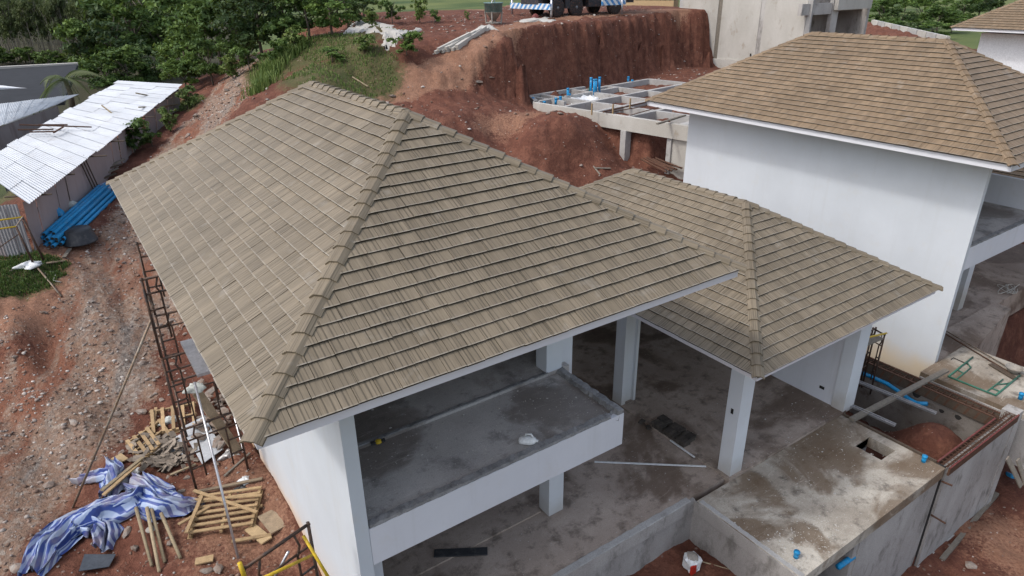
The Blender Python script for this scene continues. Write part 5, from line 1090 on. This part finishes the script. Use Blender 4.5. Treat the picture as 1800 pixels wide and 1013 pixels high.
# concrete posts in a heap
r_ = random.Random(31)
for i in range(9):
    du = i*4.5; a, b = gp(768+du*1.05+r_.uniform(-3,3), 96-i*.9), gp(822+du, 70-i*1.9); h = .08+.10*(i % 2)
    tag(MB().bar(a+Vector((0,0,h)), b+Vector((0,0,h+.03)), .15, .13).build('concrete_post', 'concrete_pale'), f'{ORD[i]} pale concrete post from the left in the heap on the dirt bank', 'post', 'heap of concrete posts')
patch([(676,88),(700,80),(745,48),(668,52)], 6.6, 'concrete_pale', 'cement_apron', 'cracked white cement skin on the grassy bank', 'cement', .07, 18, .025, soft=.22)
patch([(604,56),(660,60),(700,46),(612,42)], 6.8, 'concrete_pale', 'cement_apron', 'pale cement strip on the bank behind the grass', 'cement', .06, 12, .04, soft=.3)
patch([(905,41),(985,36),(975,30),(915,34)], 7.1, 'concrete_pale', 'cement_apron', 'grey cement spill on the dirt beside the truck', 'cement', .05, 10, .03, soft=.3)
patch([(832,62),(872,52),(866,46),(836,52)], 6.8, 'concrete_pale', 'cement_apron', 'pale cement spill under the concrete bucket', 'cement', .05, 10, .03, soft=.25)
lump(gp(941,33), .22, .18, .25, 'red_paint', 'fuel_can', 41, 'small red can on the dirt beside the truck', 'can', amp=.12)
# ------------------------------------------------------------------ vegetation
def leaf_mesh(name, mat, n, shape, size, seed, droop=.2):
    """n leaf quads grouped in clumps inside an uneven crown; shape: list of (centre, radius)"""
    g = np.random.default_rng(seed); V_, tint = [], []
    c = np.array([s[0] for s in shape]); r = np.array([s[1] for s in shape]); pr = r**2/np.sum(r**2)
    nc = max(6, n//26); ki = g.choice(len(shape), nc, p=pr)
    d = g.normal(size=(nc, 3)); d /= np.linalg.norm(d, axis=1)[:, None]; d[:, 2] = np.where(d[:, 2] < -.3, -d[:, 2]*.6, d[:, 2])
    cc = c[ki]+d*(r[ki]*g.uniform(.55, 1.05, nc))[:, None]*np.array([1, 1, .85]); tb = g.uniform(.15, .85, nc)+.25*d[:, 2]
    idx = g.integers(0, nc, n); p = cc[idx]+g.normal(size=(n, 3))*np.array([.17, .17, .12])*r[ki][idx][:, None]
    nrm = g.normal(size=(n, 3))+d[idx]*.8+np.array([0, 0, .7]); nrm /= np.linalg.norm(nrm, axis=1)[:, None]
    t = np.cross(nrm, g.normal(size=(n, 3))); t /= np.linalg.norm(t, axis=1)[:, None]; b = np.cross(nrm, t); s = size*g.uniform(.6, 1.4, n)
    q = np.stack([p-t*s[:, None], p-b*(s*.45)[:, None], p+t*s[:, None]-np.array([0, 0, 1])*(s*droop)[:, None], p+b*(s*.45)[:, None]], 1)
    me = bpy.data.meshes.new(name); me.vertices.add(n*4); me.vertices.foreach_set('co', q.reshape(-1).astype(np.float32))
    me.loops.add(n*4); me.loops.foreach_set('vertex_index', np.arange(n*4, dtype=np.int32)); me.polygons.add(n); me.polygons.foreach_set('loop_start', np.arange(n, dtype=np.int32)*4)
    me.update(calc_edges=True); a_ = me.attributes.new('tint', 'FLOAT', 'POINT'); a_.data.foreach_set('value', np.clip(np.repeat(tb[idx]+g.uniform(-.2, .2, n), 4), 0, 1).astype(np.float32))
    me.materials.append(MATS[mat]); return me
def crown_shape(seed, k=9, tall=1.0):
    r_ = random.Random(seed); L = []
    for i in range(k):
        a = r_.uniform(0, 6.28); z = .16+.74*r_.random(); q = (1-abs(z-.55)*1.2)*.30*r_.uniform(.4, 1.1); L.append(((math.cos(a)*q, math.sin(a)*q, z*tall), r_.uniform(.13, .22)))
    return L
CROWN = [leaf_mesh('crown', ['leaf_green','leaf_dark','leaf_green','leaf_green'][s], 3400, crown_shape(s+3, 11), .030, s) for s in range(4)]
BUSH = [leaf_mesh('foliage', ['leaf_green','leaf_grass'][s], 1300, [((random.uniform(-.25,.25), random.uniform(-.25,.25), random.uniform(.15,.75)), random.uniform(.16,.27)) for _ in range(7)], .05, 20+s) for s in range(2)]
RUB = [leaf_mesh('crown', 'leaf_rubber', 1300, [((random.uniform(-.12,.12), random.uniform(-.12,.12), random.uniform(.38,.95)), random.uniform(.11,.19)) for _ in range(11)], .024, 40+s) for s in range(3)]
def trunk_mesh(seed, mat, thin=.022, h=.62, fork=.34):
    r_ = random.Random(seed); m = MB(); m.tube([(0,0,-.06),(.01,.0,h*.4),(r_.uniform(-.03,.03),r_.uniform(-.03,.03),h)], thin, 6, r2=thin*.5)
    for k in range(4): a = r_.uniform(0, 6.28); z = fork+k*.07; m.tube([(0,0,z),(math.cos(a)*.10,math.sin(a)*.10,z+.13),(math.cos(a)*.18,math.sin(a)*.18,z+.27)], thin*.5, 5, r2=thin*.18)
    return m.mesh('trunk', mat, True)
TRK = [trunk_mesh(s, 'bark') for s in range(2)]; TRR = [trunk_mesh(s+7, 'bark_pale', .012, .86, .5) for s in range(3)]
def tree(name, u, v, vt, wpx, crowns, trunks, label, group, i, cat='tree', wf=1.0):
    p = gp(u, v); dist = (p-CAM).length; h = max(.4, (v-vt)*dist/FPX*1.02); wd = wpx*dist/FPX
    t = bpy.data.objects.new(name, None); COL.objects.link(t); t.location = p; t.empty_display_size = .2; WLOC[t.name] = Vector((0,0,0)); tag(t, label, cat, group)
    for nm, me in (('trunk' if cat == 'tree' else 'stem', trunks[i % len(trunks)]), ('crown' if cat == 'tree' else 'foliage', crowns[i % len(crowns)])):
        o = bpy.data.objects.new(nm, me); COL.objects.link(o); o.parent = t
    t.scale = (wd/.85*wf, wd/.85*wf, h); t.rotation_euler.z = i*2.399; return t
TL_ = [(168,152,62,78,'small tree right above the palm'),(212,150,38,92,'rounded tree behind the far end of the white shed'),(250,142,4,115,'tall tree reaching the top edge left of centre of the grove'),(302,140,38,92,'tree in the middle of the left grove'),(336,152,62,78,'lower tree in front of the grove beside the gravel slope'),(288,122,-4,105,'tall rear tree in the left grove'),(350,136,18,92,'tree at the top of the gravel slope'),(392,130,8,92,'tree beside the head of the gravel slope'),(424,116,-4,92,'tall tree right of the gravel slope head'),(462,102,-12,105,'big tree left of the grassy bank'),(503,86,-16,95,'tree at the back of the grassy bank'),(545,72,-4,80,'tree behind the tall grass'),(584,62,-10,80,'tree above the grassy bank near the dirt track'),(612,48,-10,70,'tree at the left end of the dirt track'),
       (375,150,82,52,'young tree at the edge of the gravel'),(330,166,108,62,'short tree just above the shed end'),(232,166,98,72,'low tree behind the white roof'),(282,158,92,74,'bushy tree behind the shed roof end'),(195,170,110,60,'small tree just over the white roof ridge'),(640,30,-10,60,'tree at the top edge by the dirt track')]
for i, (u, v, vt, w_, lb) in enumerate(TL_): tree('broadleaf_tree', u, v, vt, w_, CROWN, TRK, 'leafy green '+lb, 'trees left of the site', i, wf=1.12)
BL_ = [(237,268,212,52,'dark bush growing against the shed wall'),(300,232,192,34,'bush at the far end of the shed wall'),(268,258,232,34,'low bush between shed and gravel'),(330,192,155,40,'bush at the edge of the gravel slope'),(690,42,2,34,'left bush on the dirt edge at the top'),(738,40,-2,34,'right bush on the dirt edge at the top'),(764,42,18,20,'little bush next to the right bush at the top'),(655,48,20,34,'bush above the cement strip'),(715,98,56,46,'bush growing through the white cement skin'),(822,36,20,12,'tiny weed on the dirt in front of the bucket'),(495,112,70,40,'bright bush on the grassy bank'),(520,95,50,50,'bush behind the tall grass'),(440,128,85,44,'bush at the head of the gravel slope'),(640,92,62,44,'shrub in the middle of the grassy bank'),(585,110,84,40,'low shrub on the grassy bank'),(410,140,100,40,'shrub right of the gravel head')]
for i, (u, v, vt, w_, lb) in enumerate(BL_): tree('bush', u, v, vt, w_, BUSH, TRK, lb, 'bushes around the site', i, 'bush')
# rubber plantation: slim pale trunks, high thin crowns
r_ = random.Random(77); spots = sorted([(r_.uniform(-15, 262), 112-56*r_.random()**2.2) for _ in range(210)], key=lambda s: s[1])
for i, (u, v) in enumerate(spots):
    tree('rubber_tree', u, v, 27+r_.uniform(-7, 9)+(v-95)*.2, r_.uniform(22, 32), RUB, TRR, 'slim rubber tree with pale bare trunk in the plantation at top left', 'rubber plantation', i, wf=1.25)
for i in range(16):
    u = -10+i*17+r_.uniform(-5,5); tree('bush', u, 114+r_.uniform(-3,4), 92+r_.uniform(-6,6), r_.uniform(26,38), BUSH, TRK, f'{ORD[i]} undergrowth bush from the left in the row below the rubber trees', 'undergrowth below the plantation', i, 'bush')
# far belts
RT_ = [(1548,52,8,46),(1580,56,22,40),(1612,52,10,44),(1645,60,22,46),(1672,58,30,36),(1600,66,44,40),(1636,70,46,44),(1565,64,40,34),(1690,40,8,40),(1720,30,-6,44),(1660,30,8,30),(1590,22,2,30),(1545,28,-6,34),(1740,20,-8,40),(1625,18,-4,26)]
for i, (u, v, vt, w_) in enumerate(RT_): tree('broadleaf_tree', u, v, vt, w_, CROWN, TRK, f'{ORD[i]} dark green tree planted in the field beyond the right houses', 'trees beyond the right houses', i, wf=1.15)
for i in range(24):
    u = -10+i*30+r_.uniform(-8,8)
    if 600 < u: continue
    tree('broadleaf_tree', u, 26+r_.uniform(-4,6), 2+r_.uniform(-8,4), r_.uniform(34,52), [CROWN[1]], TRK, f'{ORD[i]} distant dark tree from the left along the top left edge', 'distant tree belt', i, wf=1.2)
for i, (u, v, w_, h, m_, lb) in enumerate(((90,10,40,7,'white_render','long pale distant building at the top left edge'),(135,8,18,8,'white_render','small white distant building at the top left'),(205,7,14,6,'white_render','tiny distant house above the plantation'),(230,9,20,6,'roof_rust','distant rusty-roofed building above the plantation'),(20,6,30,6,'roof_grey','distant grey-roofed building in the top left corner'),(430,4,18,6,'white_render','tiny distant house above the left grove'))):
    p = at(u, v+2, z=-5.5); dist = (p-CAM).length; s = dist/FPX; b_ = thing('distant_building', p, lb, 'building', 'distant buildings')
    MB().box(p.x-w_*s/2, p.x+w_*s/2, p.y, p.y+w_*s*.6, p.z-4, p.z+h*s*.7).build('wall', 'white_render', b_); MB().poly([(p.x-w_*s*.55,p.y-1,p.z+h*s*.68),(p.x+w_*s*.55,p.y-1,p.z+h*s*.68),(p.x+w_*s*.5,p.y+w_*s*.3,p.z+h*s),(p.x-w_*s*.5,p.y+w_*s*.3,p.z+h*s)], [(0,1,2,3)]).build('roof', m_, b_)
# coconut palm behind the sheds
pb = at(128, 192, y=40); PD = (pb-CAM).length/FPX; PM = thing('palm_tree', pb, 'feathery palm leaning behind the white shed roofs', 'palm')
top = pb+Vector((0,0,42*PD)); MB().tube([pb, (pb+top)/2+Vector((.1,0,0)), top], .16, 8, r2=.10).build('trunk', 'bark', PM, True)
for k_ in range(13):
    a = k_*2*math.pi/13+.2; L_ = (44+9*math.sin(k_*2.2))*PD; vs, fs = [], []; el = .35+.5*math.sin(k_*1.7)
    for i in range(30):
        t = i/29; c = top+Vector((math.cos(a)*L_*t, math.sin(a)*L_*t, L_*(el*t-.95*t*t))); sd = Vector((-math.sin(a), math.cos(a), 0)); w_ = L_*.22*math.sin(math.pi*min(1, t*.9+.12))
        for s in (-1, 1):
            b = len(vs); q = c+sd*s*w_+Vector((0,0,-w_*.6))+Vector((math.cos(a), math.sin(a), 0))*w_*.5; vs += [c-Vector((math.cos(a), math.sin(a), 0))*L_*.02, c+Vector((math.cos(a), math.sin(a), 0))*L_*.02, q]; fs.append((b, b+1, b+2))
    fs += [(6*i, 6*i+6, 6*i+7, 6*i+1) for i in range(29)]
    me = MB().poly(vs, fs).mesh('frond', 'leaf_palm'); me.attributes.new('tint', 'FLOAT', 'POINT').data.foreach_set('value', np.full(len(vs), .3+.5*random.random(), np.float32)); link('frond', me, PM)
# grass and weeds: blades too many to count
g = np.random.default_rng(8)
def blades(name, P, hmin, hmax, w_, mat, label, lean=.45, seed=1):
    n = len(P); g2 = np.random.default_rng(seed); a = g2.uniform(0, 6.28, n); h = g2.uniform(hmin, hmax, n); ln = g2.uniform(.1, lean, n); dx, dy = np.cos(a), np.sin(a)
    b1 = P+np.c_[-dy*w_, dx*w_, -.03*np.ones(n)]; b2 = P+np.c_[dy*w_, -dx*w_, -.03*np.ones(n)]; m1 = P+np.c_[dx*h*ln*.3, dy*h*ln*.3, h*.6]; tp = P+np.c_[dx*h*ln, dy*h*ln, h*(1-ln*.35)]
    m2 = m1+np.c_[-dy*w_*.8, dx*w_*.8, np.zeros(n)]; m3 = m1+np.c_[dy*w_*.8, -dx*w_*.8, np.zeros(n)]
    Vv = np.stack([b1, b2, m3, m2, tp], 1).reshape(-1, 3); k = np.arange(n)*5
    me = bpy.data.meshes.new(name); me.from_pydata(Vv.tolist(), [], [f for i in k.tolist() for f in ((i,i+1,i+2,i+3),(i+3,i+2,i+4))]); me.materials.append(MATS[mat])
    me.attributes.new('tint', 'FLOAT', 'POINT').data.foreach_set('value', np.repeat(g2.random(n), 5).astype(np.float32)); return tag(link(name, me), label, 'grass', kind='stuff')
def sample(n, x0, x1, y0, y1, which, thr):
    p = np.c_[g.uniform(x0, x1, n), g.uniform(y0, y1, n)]; m = masks(p)[which]; nz = fbm(p[:, 0]*.9, p[:, 1]*.9, 4); p = p[(m+nz*1.1 > thr) & (m > .18)]; return np.c_[p, heights(p)]
gb = blades('grass_cover', sample(70000, 4, 26, 18, 46, 1, .70), .04, .15, .02, 'leaf_grass', 'low green grass and weeds covering the bank')
gb2 = blades('yard_grass', sample(40000, -5, 1, 13, 18, 1, .45), .03, .12, .012, 'leaf_green', 'short dark grass in front of the shed')
tg = []
for (u, v) in ((470,142),(480,130),(490,118),(500,108),(510,98),(465,150),(475,122),(520,92),(460,160)):
    c = gp(u, v); k = 170; tg.append(np.c_[c.x+g.normal(0, .32, k), c.y+g.normal(0, .32, k)])
tg = np.vstack(tg); blades('tall_grass', np.c_[tg, heights(tg)], .3, .75, .022, 'leaf_grass', 'tall bright reed grass on the bank beside the gravel', .6, 5)
# ------------------------------------------------------------------ stones
def rock(seed):
    r_ = random.Random(seed); bmx = bmesh.new(); bmesh.ops.create_icosphere(bmx, subdivisions=1, radius=1)
    for v in bmx.verts: v.co = Vector((v.co.x*r_.uniform(.55,1.5), v.co.y*r_.uniform(.5,1.05), v.co.z*r_.uniform(.25,.75)))
    return bmx
def rock_arr(seed):
    b = rock(seed); v = np.array([tuple(x.co) for x in b.verts]); b.verts.index_update(); f = np.array([[x.index for x in q.verts] for q in b.faces]); b.free(); return v, f
RK = [rock_arr(s) for s in range(8)]
def stones(name, P, smin, smax, mat, label, seed):
    g2 = np.random.default_rng(seed); vs, fs, k = [], [], 0
    for p in P:
        v, f = RK[g2.integers(8)]; s = smin*(smax/smin)**(g2.random()**2.2); a = g2.uniform(0, 6.28); c, d = math.cos(a)*s, math.sin(a)*s
        vs.append(np.c_[v[:, 0]*c-v[:, 1]*d+p[0], v[:, 0]*d+v[:, 1]*c+p[1], v[:, 2]*s+p[2]+s*.12]); fs.append(f+k); k += len(v)
    Vv, Ff = np.vstack(vs), np.vstack(fs); me = bpy.data.meshes.new(name); me.vertices.add(len(Vv)); me.vertices.foreach_set('co', Vv.astype(np.float32).ravel())
    me.loops.add(Ff.size); me.loops.foreach_set('vertex_index', Ff.astype(np.int32).ravel()); me.polygons.add(len(Ff)); me.polygons.foreach_set('loop_start', np.arange(len(Ff), dtype=np.int32)*3); me.update(calc_edges=True)
    me.attributes.new('tint', 'FLOAT', 'POINT').data.foreach_set('value', np.repeat(g2.random(len(P)), 12).astype(np.float32)); me.materials.append(MATS[mat])
    return tag(link(name, me), label, 'stones', kind='stuff')
k = N('gravel_stone'); a_ = k.n('ShaderNodeAttribute', attribute_name='tint').outputs['Fac']
c_ = k.ramp(a_, [(0,(.13,.085,.062)),(.3,(.22,.145,.108)),(.6,(.24,.20,.175)),(.85,(.35,.31,.275)),(1,(.55,.50,.45))])
k.bump(k.noise(k.pos(), 30, 3), .3, .01); k.out(k.mix(.6, c_, k.ramp(k.noise(k.pos(), 12, 4), [(.3,.7),(.7,1.2)]), 'MULTIPLY'), .95)
p1 = sample(90000, -6, 12, 5, 36, 0, .42); p1 = p1[p1[:, 0] < 12]
near = np.hypot(p1[:, 0]+.9, p1[:, 1]+5.6); p1 = p1[g.random(len(p1)) < np.clip(22/near, .25, 1)**1.6*np.clip(.55+2.6*fbm(p1[:, 0]*.55+5, p1[:, 1]*.4, 3), .12, 1)]
stones('gravel', p1, .011, .065, 'gravel_stone', 'grey crushed stone strewn down the slope left of the house', 3)
q = np.c_[g.uniform(-6, 1.0, 3800), g.uniform(2, 18, 3800)]; stones('gravel_scatter', np.c_[q, heights(q)], .010, .045, 'gravel_stone', 'small stones scattered over the red earth of the yard', 4)
q = np.c_[g.uniform(6, 34, 3200), g.uniform(11, 33, 3200)]; q = q[(masks(q)[1] < .4)]; stones('soil_clods', np.c_[q, heights(q)], .02, .10, 'gravel_stone', 'small pale stones and clods on the red earth behind', 5)
q = np.c_[g.uniform(12.5, 26, 700), g.uniform(-6, -1.6, 700)]; stones('pit_stones', np.c_[q, heights(q)], .012, .06, 'gravel_stone', 'small stones on the red earth below the tank wall', 6)
q = np.c_[g.uniform(12.6, 15.0, 160), g.uniform(-1.3, 3, 160)]; stones('tank_stones', np.c_[q, heights(q)], .01, .035, 'gravel_stone', 'small stones on the soil heap in the tank', 7)
RM = []
for s in range(5):
    b = rock(60+s); bmesh.ops.subdivide_edges(b, edges=b.edges, cuts=1, use_grid_fill=True); r_ = random.Random(s)
    for v in b.verts: v.co *= r_.uniform(.92, 1.08)
    m_ = bpy.data.meshes.new('rock'); b.to_mesh(m_); b.free(); m_.materials.append(MATS['stone_grey']); RM.append(m_)
r_ = random.Random(15)
big = [(65,960,.10),(30,1000,.11),(86,855,.12),(237,965,.08),(225,935,.09),(300,955,.08),(205,730,.14),(250,725,.12),(130,745,.10),(385,1000,.11),(365,1005,.09),(250,640,.11),(300,565,.11),(160,530,.10),(840,145,.2),(865,137,.14),(215,390,.13),(230,355,.12),(330,240,.14),(345,205,.16),(400,160,.18),(420,150,.16),(1745,900,.10),(1705,995,.14),(1770,985,.08),(985,200,.12),(963,200,.12),(690,170,.16),(675,190,.12)]
for i in range(60): big.append((r_.choice((r_.uniform(0,330), r_.uniform(180,330))), 0, r_.uniform(.04,.085)))
for (u, v, s) in big:
    if v == 0: v = r_.uniform(430, 900); 
    if v > 640 and u > 330 and v < 990: continue
    p = gp(u, v); o = bpy.data.objects.new('rock', RM[r_.randrange(5)]); COL.objects.link(o); o.parent = ground; o.location = p+Vector((0,0,s*.15)); o.scale = (s*r_.uniform(.8,1.3), s, s*r_.uniform(.7,1.1)); o.rotation_euler = (r_.uniform(-.3,.3), r_.uniform(-.3,.3), r_.uniform(0,6.28))
# heap of broken roof tiles by the pallets, and rubble under the scaffold
bt = thing('tile_heap', gp(290,800), 'heap of broken brown roof tiles by the pallets', 'debris'); sm_ = [MB().box(-.11*s, .11, -.07, .09*s, -.008, .008).mesh('tile_shard', 'broken_tile') for s in (1, .6, .8)]
for i in range(150):
    u, v = r_.gauss(292, 30), r_.gauss(800, 16); 
    if not (225 < u < 350 and 765 < v < 835): continue
    o = link('tile_shard', sm_[i % 3], bt); o.matrix_parent_inverse = Matrix.Translation(-bt.location); o.location = gp(u, v)+Vector((0,0,r_.uniform(.02,.16))); o.rotation_euler = (r_.uniform(-.6,.6), r_.uniform(-.6,.6), r_.uniform(0,3.1)); s = r_.uniform(.55,1.05); o.scale = (s, s, s)
rb = thing('rubble_heap', gp(375,745), 'heap of concrete rubble inside the scaffold against the wall', 'debris')
for i in range(46):
    u, v = r_.gauss(378, 18), r_.gauss(745, 32)
    if not (335 < u < 425): continue
    o = bpy.data.objects.new('rubble', RM[i % 5]); COL.objects.link(o); o.parent = rb; o.matrix_parent_inverse = Matrix.Translation(-rb.location); s = r_.uniform(.06,.17); o.location = gp(u, v)+Vector((0,0,r_.uniform(.02,.2))); o.scale = (s*1.3, s, s*.8); o.rotation_euler = (r_.uniform(-.6,.6), r_.uniform(-.6,.6), r_.uniform(0,6.2))
